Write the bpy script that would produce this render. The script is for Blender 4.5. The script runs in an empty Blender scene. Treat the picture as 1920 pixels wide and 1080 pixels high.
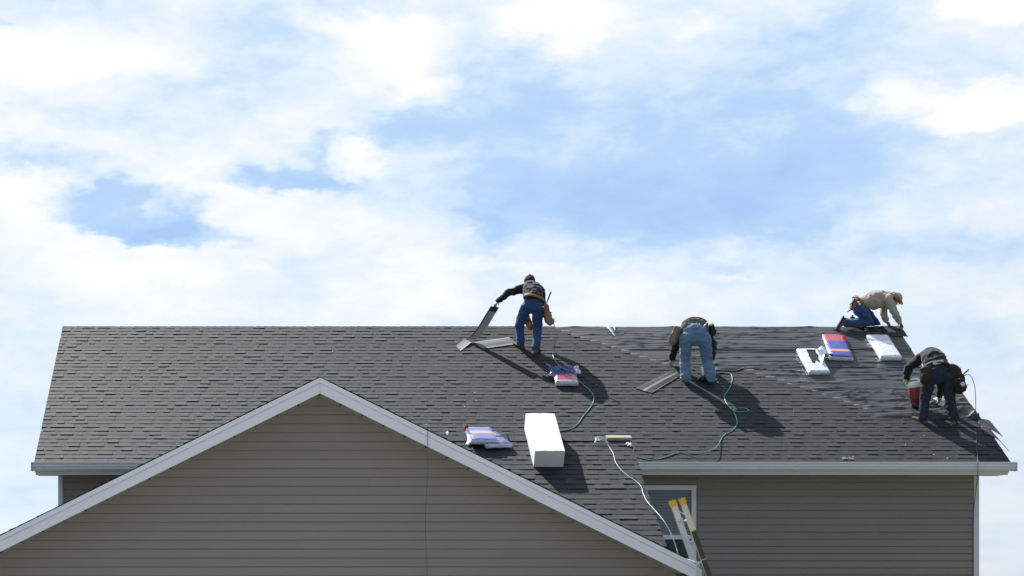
import bpy, bmesh, math, random
import numpy as np
from mathutils import Vector, Matrix, noise
random.seed(7)
sc = bpy.context.scene
COL = sc.collection
V = Vector

# ------------------------------------------------------------------ camera
F, CX, CY, CZ = 3435.0, 496.0, 1100.0, 2.7          # focal length and vanishing point in photo pixels, eye height
cam = bpy.data.cameras.new('camera'); cam_o = bpy.data.objects.new('camera', cam); COL.objects.link(cam_o)
cam.sensor_width = 36; cam.lens = 36*F/1920
cam.shift_x = (960-CX)/1920; cam.shift_y = (CY-540)/1920
cam.clip_start = .1; cam.clip_end = 5000
cam_o.location = (0, 0, CZ); cam_o.rotation_euler = (math.pi/2, 0, 0)
sc.camera = cam_o

# ------------------------------------------------------------------ light
SUN_DIR = V((-0.99, 1.62, 2.26)).normalized()         # towards the sun: behind the house, to the left
sun = bpy.data.lights.new('sun', 'SUN'); sun.energy = 5.0; sun.angle = math.radians(.5); sun.color = (1, .965, .92)
sun_o = bpy.data.objects.new('sun', sun); COL.objects.link(sun_o)
sun_o.rotation_euler = SUN_DIR.to_track_quat('Z', 'Y').to_euler(); sun_o.location = (-20, 60, 60)
sc.view_settings.view_transform = 'Standard'; sc.view_settings.look = 'None'
sc.view_settings.gamma = 1; sc.view_settings.use_curve_mapping = False
sc.view_settings.exposure = 0.75

# ------------------------------------------------------------------ world: Nishita sky under broken cloud
world = bpy.data.worlds.new('World'); sc.world = world; world.use_nodes = True
class NG:
    """tiny node-building helper"""
    def __init__(s, nt): s.nt = nt
    def n(s, t, **k):
        x = s.nt.nodes.new(t)
        for a, b in k.items(): setattr(x, a, b)
        return x
    def link(s, a, b): s.nt.links.new(a, b)
    def put(s, sock, v):
        if isinstance(v, bpy.types.NodeSocket): s.link(v, sock)
        elif v is not None: sock.default_value = v
    def m(s, op, a, b=None, c=None, clamp=False):
        x = s.n('ShaderNodeMath', operation=op); x.use_clamp = clamp
        for i, v in enumerate((a, b, c)):
            if v is not None: s.put(x.inputs[i], v)
        return x.outputs[0]
    def vm(s, op, a, b=None):
        x = s.n('ShaderNodeVectorMath', operation=op); s.put(x.inputs[0], a)
        if b is not None: s.put(x.inputs[1], b)
        return x.outputs['Value'] if op in ('DOT_PRODUCT', 'LENGTH') else x.outputs[0]
    def mix(s, f, a, b, mode='MIX'):
        x = s.n('ShaderNodeMix', data_type='RGBA', blend_type=mode)
        s.put(x.inputs[0], f); s.put(x.inputs[6], a); s.put(x.inputs[7], b)
        return x.outputs[2]
    def noise(s, vec, scale, detail=4, rough=.55, dist=0, out='Fac'):
        x = s.n('ShaderNodeTexNoise'); s.put(x.inputs['Vector'], vec)
        x.inputs['Scale'].default_value = scale; x.inputs['Detail'].default_value = detail
        x.inputs['Roughness'].default_value = rough; x.inputs['Distortion'].default_value = dist
        return x.outputs[out]
    def ss(s, v, a, b):
        x = s.n('ShaderNodeMapRange', interpolation_type='SMOOTHSTEP'); s.put(x.inputs[0], v)
        x.inputs[1].default_value = a; x.inputs[2].default_value = b
        return x.outputs[0]
def c4(c): return (c[0], c[1], c[2], 1)

def build_world():
    g = NG(world.node_tree); world.node_tree.nodes.clear()
    out = g.n('ShaderNodeOutputWorld'); bg = g.n('ShaderNodeBackground'); g.link(bg.outputs[0], out.inputs[0])
    bg.inputs['Strength'].default_value = .06
    sky = g.n('ShaderNodeTexSky', sky_type='NISHITA'); sky.sun_disc = False
    sky.sun_elevation = math.asin(SUN_DIR.z); sky.sun_rotation = math.atan2(SUN_DIR.x, SUN_DIR.y)
    sky.air_density = 1; sky.dust_density = .6; sky.ozone_density = 1.5
    d = g.vm('NORMALIZE', g.n('ShaderNodeTexCoord').outputs['Generated'])
    sep = g.n('ShaderNodeSeparateXYZ'); g.link(d, sep.inputs[0])
    az = g.m('ARCTAN2', sep.outputs[0], sep.outputs[1]); el = g.m('ARCSINE', sep.outputs[2])
    # noise coordinates: direction, stretched flat towards the horizon
    st = g.vm('MULTIPLY', d, (1, 1, 2.1))
    warp = g.vm('SUBTRACT', g.noise(st, 9, 5, .6, out='Color'), (.5, .5, .5))
    wsep = g.n('ShaderNodeSeparateXYZ'); g.link(warp, wsep.inputs[0])
    azw = g.m('MULTIPLY_ADD', wsep.outputs[0], .085, az); elw = g.m('MULTIPLY_ADD', wsep.outputs[1], .05, el)
    warp2 = g.vm('SUBTRACT', g.noise(st, 34, 5, .62, out='Color'), (.5, .5, .5))
    w2 = g.n('ShaderNodeSeparateXYZ'); g.link(warp2, w2.inputs[0])
    azf = g.m('MULTIPLY_ADD', w2.outputs[0], .034, azw); elf = g.m('MULTIPLY_ADD', w2.outputs[1], .026, elw)
    def blob(x, y, rx, ry, amt, hard=0.0, flat=0.0, end=1.25):
        a0 = math.atan((x-CX)/F); e0 = math.atan((CY-y)/F*math.cos(a0)); k = math.cos(a0)**2
        du = g.m('MULTIPLY', g.m('SUBTRACT', azf, a0), F/rx/k); dv = g.m('MULTIPLY', g.m('SUBTRACT', elf, e0), F/ry)
        if flat:                                         # flat underside: stretch the lower half
            dv = g.m('MULTIPLY', dv, g.m('MULTIPLY_ADD', g.m('LESS_THAN', dv, 0), flat, 1))
        r = g.m('SQRT', g.m('ADD', g.m('MULTIPLY', du, du), g.m('MULTIPLY', dv, dv)))
        x = g.n('ShaderNodeMapRange', interpolation_type='SMOOTHSTEP'); g.link(r, x.inputs[0])
        x.inputs[1].default_value = hard; x.inputs[2].default_value = end; x.inputs[3].default_value = amt; x.inputs[4].default_value = 0
        return x.outputs[0]
    base = g.noise(st, 5.5, 8, .58, .3); fine = g.noise(st, 22, 10, .62, .4)
    val = g.m('MULTIPLY_ADD', g.m('SUBTRACT', base, .5), .80, .66)
    val = g.m('MULTIPLY_ADD', g.m('SUBTRACT', fine, .5), .62, val)
    def puff(sc_):
        v = g.n('ShaderNodeTexVoronoi', feature='F1'); v.inputs['Scale'].default_value = sc_
        g.link(g.vm('ADD', st, g.vm('MULTIPLY', warp2, (.07,.07,.07))), v.inputs['Vector']); return v.outputs['Distance']
    val = g.m('MULTIPLY_ADD', g.m('SUBTRACT', .42, puff(15)), .17, val); val = g.m('MULTIPLY_ADD', g.m('SUBTRACT', .42, puff(41)), .15, val)
    for b in BLOBS: val = g.m('ADD', val, blob(*b))
    # towards the horizon thin veils even the cover out
    hz = g.ss(el, .19, .03)
    streak = g.noise(g.vm('MULTIPLY', d, (1, 1, 6)), 12, 6, .6, .2)
    veil = g.m('MULTIPLY_ADD', g.m('SUBTRACT', streak, .5), 1.0, .62)
    mxv = g.n('ShaderNodeMix', data_type='FLOAT'); g.put(mxv.inputs[0], g.m('MULTIPLY', hz, .55)); g.put(mxv.inputs[2], val); g.put(mxv.inputs[3], veil)
    val = mxv.outputs[0]
    cr = g.n('ShaderNodeValToRGB'); g.link(val, cr.inputs[0]); e = cr.color_ramp
    stops = [(0, (.41, .61, .95)), (.3, (.50, .70, .97)), (.56, (.73, .86, 1.0)), (.78, (.90, .95, 1.0)), (1, (1.04, 1.04, 1.05))]
    e.elements[0].position = stops[0][0]; e.elements[0].color = c4(stops[0][1])
    e.elements[1].position = stops[-1][0]; e.elements[1].color = c4(stops[-1][1])
    for p, c in stops[1:-1]: x = e.elements.new(p); x.color = c4(c)
    # clouds scatter forwards: brighter towards the sun, dimmer and bluer away from it
    cs = g.vm('DOT_PRODUCT', d, tuple(SUN_DIR))
    glow = g.m('MULTIPLY_ADD', g.ss(cs, -.55, .62), .72, .28)
    cl = g.n('ShaderNodeVectorMath', operation='SCALE'); g.link(g.mix(g.ss(cs, .55, -.3), cr.outputs[0], g.mix(1, cr.outputs[0], (.86, .98, 1.22, 1), 'MULTIPLY')), cl.inputs[0]); g.link(g.m('MULTIPLY', glow, CLOUD_GAIN), cl.inputs['Scale'])
    cover = g.m('MULTIPLY_ADD', g.ss(cs, -.2, .6), .55, .42)
    col = g.mix(cover, sky.outputs[0], cl.outputs[0])
    g.link(col, bg.inputs['Color'])
CLOUD_GAIN = 10.0
# broad cloud banks and blue gaps (photo x, y, half-width, half-height, amount, hardness, flat base)
BLOBS = [
 # the wide blue gap right of centre and the thin veil above it
 (1270, 300, 520, 250, -.28, .2, .45), (1240, 390, 400, 130, -.30, .2, 1.0, 1.15), (960, 190, 150, 150, -.26), (1480, 290, 220, 150, -.14), (1500, 90, 330, 110, -.14), (1700, 330, 220, 120, -.10),
 # white bank on the left with grey-blue clouds in front of it
 (330, 290, 620, 330, .16), (250, 395, 330, 140, .16, .3), (230, 402, 152, 78, -.62, .58, .35, 1.15), (245, 440, 135, 34, -.18, .2, .6), (345, 445, 90, 27, -.45, .3, .3), (300, 378, 26, 34, .25),
 (555, 325, 165, 54, -.58, .3, .8, 1.2), (470, 290, 50, 40, -.22, .2), (110, 302, 190, 32, -.38, .2), (760, 255, 150, 50, -.36, .0), (690, 306, 100, 18, .40, .3),
 (30, 45, 40, 12, -.3), (330, 150, 300, 45, -.22), (200, 215, 260, 30, -.14), (520, 60, 190, 60, -.20), (720, 20, 160, 30, -.2),
 (745, 110, 135, 105, .44, .0), (700, 80, 120, 36, .16, .2), (790, 150, 50, 60, .18, .1), (600, 60, 70, 36, .22), (120, 95, 260, 80, .30, .2), (765, 200, 36, 34, .14),
 # scattered bright heads along the top and right
 (1050, 50, 130, 60, .40, .2), (1310, 50, 80, 30, .22), (1830, 205, 140, 50, .58, .3, .5), (1680, 180, 90, 38, .34, .2), (1850, 22, 110, 36, .50, .2), (1600, 60, 160, 60, -.12),
 (930, 425, 45, 40, -.22, .3), (1340, 500, 80, 14, .22), (1700, 500, 330, 110, -.04), (300, 520, 260, 22, .18), (950, 570, 1000, 70, .24), (960, 497, 330, 22, .20), (1790, 470, 120, 50, -.16), (1860, 585, 130, 26, .2)]
build_world()

# ------------------------------------------------------------------ materials
MATS = {}
def mat(name, col, rough=.6, spec=.5, metal=0, var=.12, vscale=6, fine=0, fscale=120, bump=0, bscale=60, col2=None, stretch=(1,1,1), sheen=0, coat=0, trans=0, rnd=0, tone=False, alpha=1, bdist=.002):
    m = bpy.data.materials.new(name); m.use_nodes = True; g = NG(m.node_tree); m.node_tree.nodes.clear()
    out = g.n('ShaderNodeOutputMaterial'); p = g.n('ShaderNodeBsdfPrincipled'); g.link(p.outputs[0], out.inputs[0])
    geo = g.n('ShaderNodeNewGeometry').outputs['Position']
    co = g.vm('MULTIPLY', geo, stretch)
    nz = g.noise(co, vscale, 5, .6)
    v = g.m('MULTIPLY_ADD', g.m('SUBTRACT', nz, .5), 2*var, 1)
    if fine: v = g.m('MULTIPLY', v, g.m('MULTIPLY_ADD', g.m('SUBTRACT', g.noise(co, fscale, 2, .6), .5), 2*fine, 1))
    if rnd: v = g.m('MULTIPLY', v, g.m('MULTIPLY_ADD', g.m('SUBTRACT', g.n('ShaderNodeObjectInfo').outputs['Random'], .5), 2*rnd, 1))
    if tone: v = g.m('MULTIPLY', v, g.n('ShaderNodeAttribute', attribute_name='tone').outputs['Fac'])
    c = c4(col)
    if col2: c = g.mix(g.ss(g.noise(co, vscale*1.7, 4, .6), .42, .62), c4(col), c4(col2))
    vec = g.n('ShaderNodeCombineXYZ')
    for i in range(3): g.link(v, vec.inputs[i])
    g.link(g.mix(1, c, vec.outputs[0], 'MULTIPLY'), p.inputs['Base Color'])
    p.inputs['Roughness'].default_value = rough; p.inputs['Specular IOR Level'].default_value = spec; p.inputs['Metallic'].default_value = metal
    p.inputs['Coat Weight'].default_value = coat; p.inputs['Coat Roughness'].default_value = .15
    p.inputs['Transmission Weight'].default_value = trans; p.inputs['Alpha'].default_value = alpha
    if sheen: p.inputs['Sheen Weight'].default_value = sheen
    if bump:
        b = g.n('ShaderNodeBump'); b.inputs['Strength'].default_value = bump; b.inputs['Distance'].default_value = bdist
        g.link(g.noise(co, bscale, 4, .6), b.inputs['Height']); g.link(b.outputs[0], p.inputs['Normal'])
    MATS[name] = m
    return m
M_sh = mat('asphalt_shingle', (.0130, .0154, .0212), .77, .40, var=.18, vscale=2.2, fine=.75, fscale=26, bump=.6, bscale=160, rnd=.16, tone=True, bdist=.003)
M_felt = mat('roofing_felt', (.0285, .032, .037), .50, .55, var=.20, vscale=2.5, fine=.15, fscale=9, bump=.7, bscale=5.5, stretch=(.16, 2.4, 2.4), bdist=.030)
M_deck = mat('roof_sheathing', (.30, .22, .13), .8, var=.3, vscale=9)
M_side = mat('taupe_vinyl_siding', (.262, .230, .203), .55, .4, var=.07, vscale=1.2, rnd=.03, fine=.06, fscale=90, stretch=(.3, 1, 3), bump=.15, bscale=50)
M_white = mat('white_painted_metal', (.74, .75, .78), .45, .5, var=.05, vscale=2)
M_white2 = mat('white_trim_aged', (.66, .67, .69), .5, .5, var=.07, vscale=3)
M_soffit = mat('vinyl_soffit', (.33, .29, .22), .6, var=.1)
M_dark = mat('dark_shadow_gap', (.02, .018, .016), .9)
M_glass = mat('window_glass', (.06, .09, .10), .05, .5, var=.05, alpha=.3)
M_blind = mat('window_blind', (.66, .74, .77), .6, var=.05)
M_room = mat('dark_room', (.02, .02, .02), .9)
M_ground = mat('lawn_ground', (.11, .115, .075), .9, var=.4, vscale=.6, fine=.4, fscale=8, col2=(.15, .14, .11))
M_conc = mat('bounce_pale_concrete', (.38, .39, .39), .85, var=.15, vscale=1.5, fine=.1, fscale=40)
M_denim = mat('blue_denim', (.026, .062, .16), .85, .2, var=.35, vscale=9, fine=.25, fscale=180, bump=.25, bscale=40, sheen=.2, bdist=.01)
M_denim_l = mat('washed_denim', (.115, .19, .30), .85, .2, var=.30, vscale=8, fine=.2, fscale=180, bump=.25, bscale=40, sheen=.2, bdist=.01)
M_denim_d = mat('dark_denim', (.022, .029, .048), .85, .2, var=.35, vscale=8, fine=.2, fscale=160, bump=.25, bscale=40, bdist=.01)
M_black = mat('black_fleece', (.011, .011, .013), .85, .25, var=.3, vscale=10, bump=.2, bscale=30, sheen=.15, bdist=.01)
M_charcoal = mat('charcoal_fleece', (.020, .022, .026), .8, .3, var=.3, vscale=10, bump=.2, bscale=30, sheen=.25, bdist=.01)
M_grey = mat('grey_cotton', (.10, .10, .10), .9, .2, var=.2, vscale=12, bump=.4, bscale=40, bdist=.01)
M_tan = mat('tan_cotton', (.36, .335, .27), .9, .2, var=.12, vscale=10, bump=.5, bscale=30, sheen=.1, bdist=.01)
M_cap = mat('sand_hat_cloth', (.50, .42, .31), .9, .2, var=.12, vscale=20)
M_leather = mat('tan_leather', (.22, .12, .055), .65, .4, var=.35, vscale=18, bump=.4, bscale=60)
M_suede = mat('dusty_suede', (.24, .19, .13), .85, .2, var=.25, vscale=18, bump=.4, bscale=60)
M_brown = mat('dark_brown_leather', (.030, .019, .014), .7, .3, var=.35, vscale=18, bump=.4, bscale=60)
M_orange_l = mat('orange_leather', (.40, .19, .05), .65, .4, var=.3, vscale=18)
M_boot = mat('work_boot_leather', (.115, .075, .045), .75, .3, var=.35, vscale=22)
M_boot_b = mat('black_boot_leather', (.02, .018, .017), .6, .4, var=.3, vscale=22)
M_sole = mat('rubber_sole', (.02, .02, .02), .8)
M_skin = mat('skin', (.22, .115, .075), .55, .4, var=.12, vscale=30)
M_hair = mat('dark_hair', (.015, .011, .009), .6)
M_red = mat('red_belt_web', (.30, .045, .05), .7, var=.2)
M_hose = mat('teal_air_hose', (.09, .32, .33), .35, .5, var=.15, vscale=5)
M_hose_g = mat('green_air_hose', (.08, .26, .19), .4, .5, var=.15, vscale=5)
M_hose_w = mat('pale_teal_hose', (.30, .46, .49), .4, .5, var=.12, vscale=5)
M_cord = mat('dark_green_cord', (.05, .14, .11), .5)
M_cord_b = mat('dark_blue_cord', (.035, .045, .07), .5)
M_steel = mat('brushed_steel', (.55, .56, .58), .35, .5, metal=1)
M_alu = mat('ladder_aluminium', (.62, .63, .66), .4, .5, metal=.6, var=.1, vscale=5)
M_fibre = mat('cream_fibreglass', (.66, .60, .47), .5, var=.12, vscale=8)
M_yellow = mat('yellow_plastic', (.62, .40, .02), .45, var=.15, vscale=14)
M_blackp = mat('black_plastic', (.012, .012, .013), .4)
M_tool = mat('tool_grip', (.05, .04, .035), .5)
M_wood = mat('weathered_lumber', (.30, .265, .205), .8, var=.2, vscale=5, stretch=(1, 8, 8), fine=.2)
M_card = mat('white_cardboard', (.80, .81, .84), .7, .3, var=.03)
M_pw = mat('white_film_wrap', (.72, .74, .78), .28, .5, var=.10, vscale=12, col2=(.52, .58, .74), bump=.8, bscale=22, coat=.5, bdist=.012)
M_pb = mat('blue_film_wrap', (.030, .050, .34), .28, .5, var=.12, vscale=12, bump=.7, bscale=24, coat=.6, bdist=.01)
M_pb2 = mat('faded_blue_film', (.085, .095, .34), .3, .5, var=.15, vscale=12, bump=.7, bscale=24, coat=.6, bdist=.01)
M_pbd = mat('deep_blue_film', (.012, .022, .20), .35, .5, var=.2, vscale=12, bump=.5, bscale=24, coat=.3, bdist=.01)
M_pr = mat('red_film_wrap', (.42, .035, .07), .28, .5, var=.12, vscale=12, bump=.7, bscale=24, coat=.6, bdist=.01)
M_po = mat('orange_stripe_film', (.72, .30, .13), .3, .5, var=.08, coat=.5)
M_clear = mat('clear_film', (.70, .74, .78), .2, .5, alpha=.20, bump=.8, bscale=30)
M_bucket = mat('red_bucket_plastic', (.22, .022, .018), .4, .5, var=.15, vscale=10)
M_hiviz = mat('hi_viz_cuff', (.36, .42, .05), .6)
M_shund = mat('shingle_back', (.14, .144, .15), .8, .4, var=.2, vscale=8, fine=.3, fscale=80)
M_shcurl = mat('lightened_shingle_back', (.27, .275, .28), .8, .4, var=.15, vscale=8, fine=.3, fscale=80)  # shingle back lightened in colour to offset the shade it hangs in
M_strip = mat('sealant_strip', (.20, .205, .215), .6, var=.2, vscale=10)

# ------------------------------------------------------------------ mesh helpers
def link(name, me, parent=None, loc=None):
    o = bpy.data.objects.new(name, me); COL.objects.link(o)
    if parent is not None: o.parent = parent
    if loc is not None: o.location = loc
    return o
def pydata(name, verts, faces, mats, midx=None, smooth=False, tone=None):
    me = bpy.data.meshes.new(name); me.from_pydata([tuple(v) for v in verts], [], faces)
    for m in (mats if isinstance(mats, (list, tuple)) else [mats]): me.materials.append(m)
    if midx is not None: me.polygons.foreach_set('material_index', midx)
    if smooth: me.polygons.foreach_set('use_smooth', [True]*len(faces))
    if tone is not None:
        a = me.attributes.new('tone', 'FLOAT', 'FACE'); a.data.foreach_set('value', tone)
    me.update(); return me
class G:
    """collects shapes in world space, then makes one object of them"""
    def __init__(s): s.v = []; s.f = []; s.mi = []
    def add(s, vs, fs, mi=0):
        b = len(s.v); s.v += [V(x) for x in vs]; s.f += [tuple(i+b for i in f) for f in fs]; s.mi += [mi]*len(fs); return s
    def hexa(s, p, mi=0):                                 # p: 4 lower corners, 4 upper corners
        return s.add(p, [(3,2,1,0), (4,5,6,7), (0,1,5,4), (1,2,6,5), (2,3,7,6), (3,0,4,7)], mi)
    def box(s, lo, hi, mi=0):
        x0,y0,z0 = lo; x1,y1,z1 = hi
        return s.hexa([(x0,y0,z0),(x1,y0,z0),(x1,y1,z0),(x0,y1,z0),(x0,y0,z1),(x1,y0,z1),(x1,y1,z1),(x0,y1,z1)], mi)
    def obox(s, c, ax, ay, az, mi=0):                     # oriented box: centre and half-axes
        c, ax, ay, az = V(c), V(ax), V(ay), V(az)
        return s.hexa([c-ax-ay-az, c+ax-ay-az, c+ax+ay-az, c-ax+ay-az, c-ax-ay+az, c+ax-ay+az, c+ax+ay+az, c-ax+ay+az], mi)
    def prism_x(s, prof, x0, x1, mi=0):                   # closed (y,z) profile swept along x
        n = len(prof)
        return s.add([(x0,a,b) for a,b in prof]+[(x1,a,b) for a,b in prof],
              [tuple(range(n-1,-1,-1)), tuple(range(n,2*n))]+[(i,(i+1)%n,n+(i+1)%n,n+i) for i in range(n)], mi)
    def prism_y(s, prof, y0, y1, mi=0):                   # closed (x,z) profile swept along y
        n = len(prof)
        return s.add([(a,y0,b) for a,b in prof]+[(a,y1,b) for a,b in prof],
              [tuple(range(n-1,-1,-1)), tuple(range(n,2*n))]+[(i,(i+1)%n,n+(i+1)%n,n+i) for i in range(n)], mi)
    def tube(s, pts, r, n=8, mi=0, side=None, caps=True):
        """loft along pts; r a number, a list, or a list of (across, through) pairs"""
        pts = [V(p) for p in pts]; N = len(pts)
        rr = [r]*N if not isinstance(r, (list, tuple)) else list(r)
        rings = []; prev = None
        for i, p in enumerate(pts):
            t = (pts[min(i+1,N-1)]-pts[max(i-1,0)]).normalized()
            sv = V(side) if side is not None else (prev if prev is not None else (V((1,0,0)) if abs(t.x) < .8 else V((0,1,0))))
            u = (sv - t*sv.dot(t)); u = u.normalized() if u.length > 1e-6 else t.orthogonal().normalized()
            prev = u; w = t.cross(u)
            a, b = rr[i] if isinstance(rr[i], (list, tuple)) else (rr[i], rr[i])
            rings.append((p, u, w, t, a, b))
        if caps:
            p,u,w,t,a,b = rings[0]; m = min(a,b); rings.insert(0, (p-t*m*.62,u,w,t,a*.72,b*.72)); rings.insert(0, (p-t*m*.95,u,w,t,a*.3,b*.3))
            p,u,w,t,a,b = rings[-1]; m = min(a,b); rings += [(p+t*m*.62,u,w,t,a*.72,b*.72), (p+t*m*.95,u,w,t,a*.3,b*.3)]
        vs = []; fs = []
        for p,u,w,t,a,b in rings:
            for k in range(n):
                q = 2*math.pi*k/n; vs.append(p+u*(a*math.cos(q))+w*(b*math.sin(q)))
        R = len(rings)
        for i in range(R-1):
            for k in range(n): fs.append((i*n+k, i*n+(k+1)%n, (i+1)*n+(k+1)%n, (i+1)*n+k))
        fs.append(tuple(range(n-1,-1,-1))); fs.append(tuple(range((R-1)*n, R*n)))
        return s.add(vs, fs, mi)
    def ball(s, c, rx, ry, rz, ax=None, n=12, mi=0):
        c = V(c); X, Y, Z = ax if ax else (V((1,0,0)), V((0,1,0)), V((0,0,1)))
        vs = []; fs = []; R = n//2
        for i in range(1, R):
            th = math.pi*i/R
            for k in range(n):
                q = 2*math.pi*k/n
                vs.append(c + X*(rx*math.sin(th)*math.cos(q)) + Y*(ry*math.sin(th)*math.sin(q)) + Z*(rz*math.cos(th)))
        top = len(vs); vs.append(c+Z*rz); vs.append(c-Z*rz)
        for i in range(R-2):
            for k in range(n): fs.append((i*n+k, (i+1)*n+k, (i+1)*n+(k+1)%n, i*n+(k+1)%n))
        for k in range(n):
            fs.append((top, k, (k+1)%n)); fs.append((top+1, (R-2)*n+(k+1)%n, (R-2)*n+k))
        return s.add(vs, fs, mi)
    def out(s, name, mats, parent=None, smooth=False, origin=None):
        o0 = V(origin) if origin is not None else V((0,0,0))
        me = pydata(name, [v-o0 for v in s.v], s.f, mats, s.mi, smooth)
        o = link(name, me, parent)
        if origin is not None: place(o, o0, parent)
        return o
ORG = {}
def place(o, world_loc, parent=None):
    o.location = V(world_loc) - (ORG.get(parent.name, V((0,0,0))) if parent is not None else V((0,0,0)))
    ORG[o.name] = V(world_loc)
def part(g, name, mats, parent, smooth=False):
    """a part given in world coordinates under a parent standing at its own base"""
    o0 = ORG.get(parent.name, V((0,0,0)))
    me = pydata(name, [v-o0 for v in g.v], g.f, mats, g.mi, smooth)
    o = link(name, me, parent); ORG[o.name] = o0
    return o
def thing(name, label, cat, loc, group=None):
    o = link(name, None); o.location = loc; ORG[o.name] = V(loc); o.empty_display_size = .1
    return tag(o, label, cat, group)
def tag(o, label, cat, group=None):
    o['label'] = label; o['category'] = cat
    if group: o['group'] = group
    return o
def single(g, name, mats, label, cat, loc, group=None, smooth=False):
    me = pydata(name, [v-V(loc) for v in g.v], g.f, mats, g.mi, smooth)
    o = link(name, me, None, loc); ORG[o.name] = V(loc)
    return tag(o, label, cat, group)
def catmull(pts, k=8):
    pts = [V(p) for p in pts]; q = [pts[0]*2-pts[1]] + pts + [pts[-1]*2-pts[-2]]; out = []
    for i in range(1, len(q)-2):
        a,b,c,d = q[i-1], q[i], q[i+1], q[i+2]
        for j in range(k):
            t = j/k
            out.append(.5*((2*b)+(c-a)*t+(2*a-5*b+4*c-d)*t*t+(3*b-a-3*c+d)*t**3))
    return out+[pts[-1]]

# ------------------------------------------------------------------ the roof planes
TP = 2/3; PA = math.atan(TP)                                # both front slopes rise 8 in 12
UX = V((1,0,0)); UU = V((0, math.cos(PA), math.sin(PA))); UN = V((0, -math.sin(PA), math.cos(PA)))
def ray(px, py): return V(((px-CX)/F, 1, (CY-py)/F))
EYE = V((0,0,CZ))
def PX(px, py, D): return EYE + ray(px, py)*D               # the point seen at (px,py) at depth D
def hit(px, py, o):
    r = ray(px, py); return EYE + r*((o-EYE).dot(UN)/r.dot(UN))
DE, HE = 32.4, 2.19
EO = V((0, DE, CZ+HE))                                      # main eave
XL, XR, XR2 = -4.075, 13.2, 12.75
RUN = 4.58; SL = RUN/math.cos(PA); RZ = CZ+HE+RUN*TP
LD, LH = 28.22, 2.30; LO = V((0, LD, CZ+LH)); LXR = 5.61    # lower roof ridge
GX, GH, GD, GW, GS = .774, 2.954, 25.55, 26.06, .495        # garage gable: apex, rake plane, wall plane, pitch
GXR, GXL = 6.0, .774-5.226
def R(px, py, lift=0): return hit(px, py, EO+UN*lift)
def L(px, py, lift=0): return hit(px, py, LO+UN*lift)
def sr(p): return (p-EO).dot(UU)                            # distance up the main slope
EXPO, SHH = .143, .337

# ------------------------------------------------------------------ ground
g = G(); g.add([(-900,-300,0),(900,-300,0),(900,1500,0),(-900,1500,0)], [(0,1,2,3)])
o = g.out('ground', M_ground); o['kind'] = 'structure'
g = G(); g.add([(GX-4.6,-8,.004),(GX+4.6,-8,.004),(GX+4.6,GW+.02,.004),(GX-4.6,GW+.02,.004)], [(0,1,2,3)])
o = g.out('bounce_driveway', M_conc); o['kind'] = 'structure'  # unseen pale slab added to bounce sunlight onto the shaded gable front
g = G(); g.add([(-200,-18,.006),(200,-18,.006),(200,-8.02,.006),(-200,-8.02,.006)], [(0,1,2,3)])
o = g.out('bounce_street', M_conc); o['kind'] = 'structure'  # unseen pale strip added beyond it for more bounce light

# ------------------------------------------------------------------ house
house = thing('house', 'grey shingled two storey house with taupe siding and white rake boards', 'house', (0, DE, 0))
WL, WR, WF = -3.70, 12.81, 32.85; WB = DE+2*RUN-.45
# main roof deck (both slopes, with the narrow upper rake on the right)
g = G(); th = .04
S_STEP = 3.42                                               # where the right rake steps in
def PL(x, s, n=0): return EO+UX*x+UU*s+UN*n
g.hexa([PL(XL+.02,0,-.09),PL(XR-.02,0,-.09),PL(XR-.02,S_STEP,-.09),PL(XL+.02,S_STEP,-.09),PL(XL+.02,0,-.02),PL(XR-.02,0,-.02),PL(XR-.02,S_STEP,-.02),PL(XL+.02,S_STEP,-.02)])
g.hexa([PL(XL+.02,S_STEP,-.09),PL(XR2-.02,S_STEP,-.09),PL(XR2-.02,SL,-.09),PL(XL+.02,SL,-.09),PL(XL+.02,S_STEP,-.02),PL(XR2-.02,S_STEP,-.02),PL(XR2-.02,SL,-.02),PL(XL+.02,SL,-.02)])
yb = DE+2*RUN; a = (yb, CZ+HE); b = (DE+RUN, RZ)
g.hexa([(XL+.02,DE+RUN+.004,RZ-.12),(XR2-.02,DE+RUN+.004,RZ-.12),(XR2-.02,yb,CZ+HE-.12),(XL+.02,yb,CZ+HE-.12),
        (XL+.02,DE+RUN+.004,RZ-.03),(XR2-.02,DE+RUN+.004,RZ-.03),(XR2-.02,yb,CZ+HE-.03),(XL+.02,yb,CZ+HE-.03)], 1)
main_roof = part(g, 'main_roof', [M_deck, M_sh], house)
# lower cross roof
g = G()
def LL(x, s, n=0): return LO+UX*x-UU*s+UN*n                 # s runs down the slope
LS = (LD-GD-.04)/math.cos(PA)
vx = lambda q: GX+(GH-(LH-q*math.sin(PA)))/GS-.08
g.hexa([LL(vx(LS),LS,-.08),LL(LXR-.02,LS,-.08),LL(LXR-.02,0,-.08),LL(vx(0),0,-.08),LL(vx(LS),LS,-.02),LL(LXR-.02,LS,-.02),LL(LXR-.02,0,-.02),LL(vx(0),0,-.02)])
g.hexa([(vx(0),LD+.01,CZ+LH-.12),(LXR-.02,LD+.01,CZ+LH-.12),(LXR-.02,WF-.02,CZ+LH-.12-TP*(WF-LD)),(vx(0),WF-.02,CZ+LH-.12-TP*(WF-LD)),
        (vx(0),LD+.01,CZ+LH-.04),(LXR-.02,LD+.01,CZ+LH-.04),(LXR-.02,WF-.02,CZ+LH-.04-TP*(WF-LD)),(vx(0),WF-.02,CZ+LH-.04-TP*(WF-LD))], 1)
lower_roof = part(g, 'lower_roof', [M_deck, M_sh], house)
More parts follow.
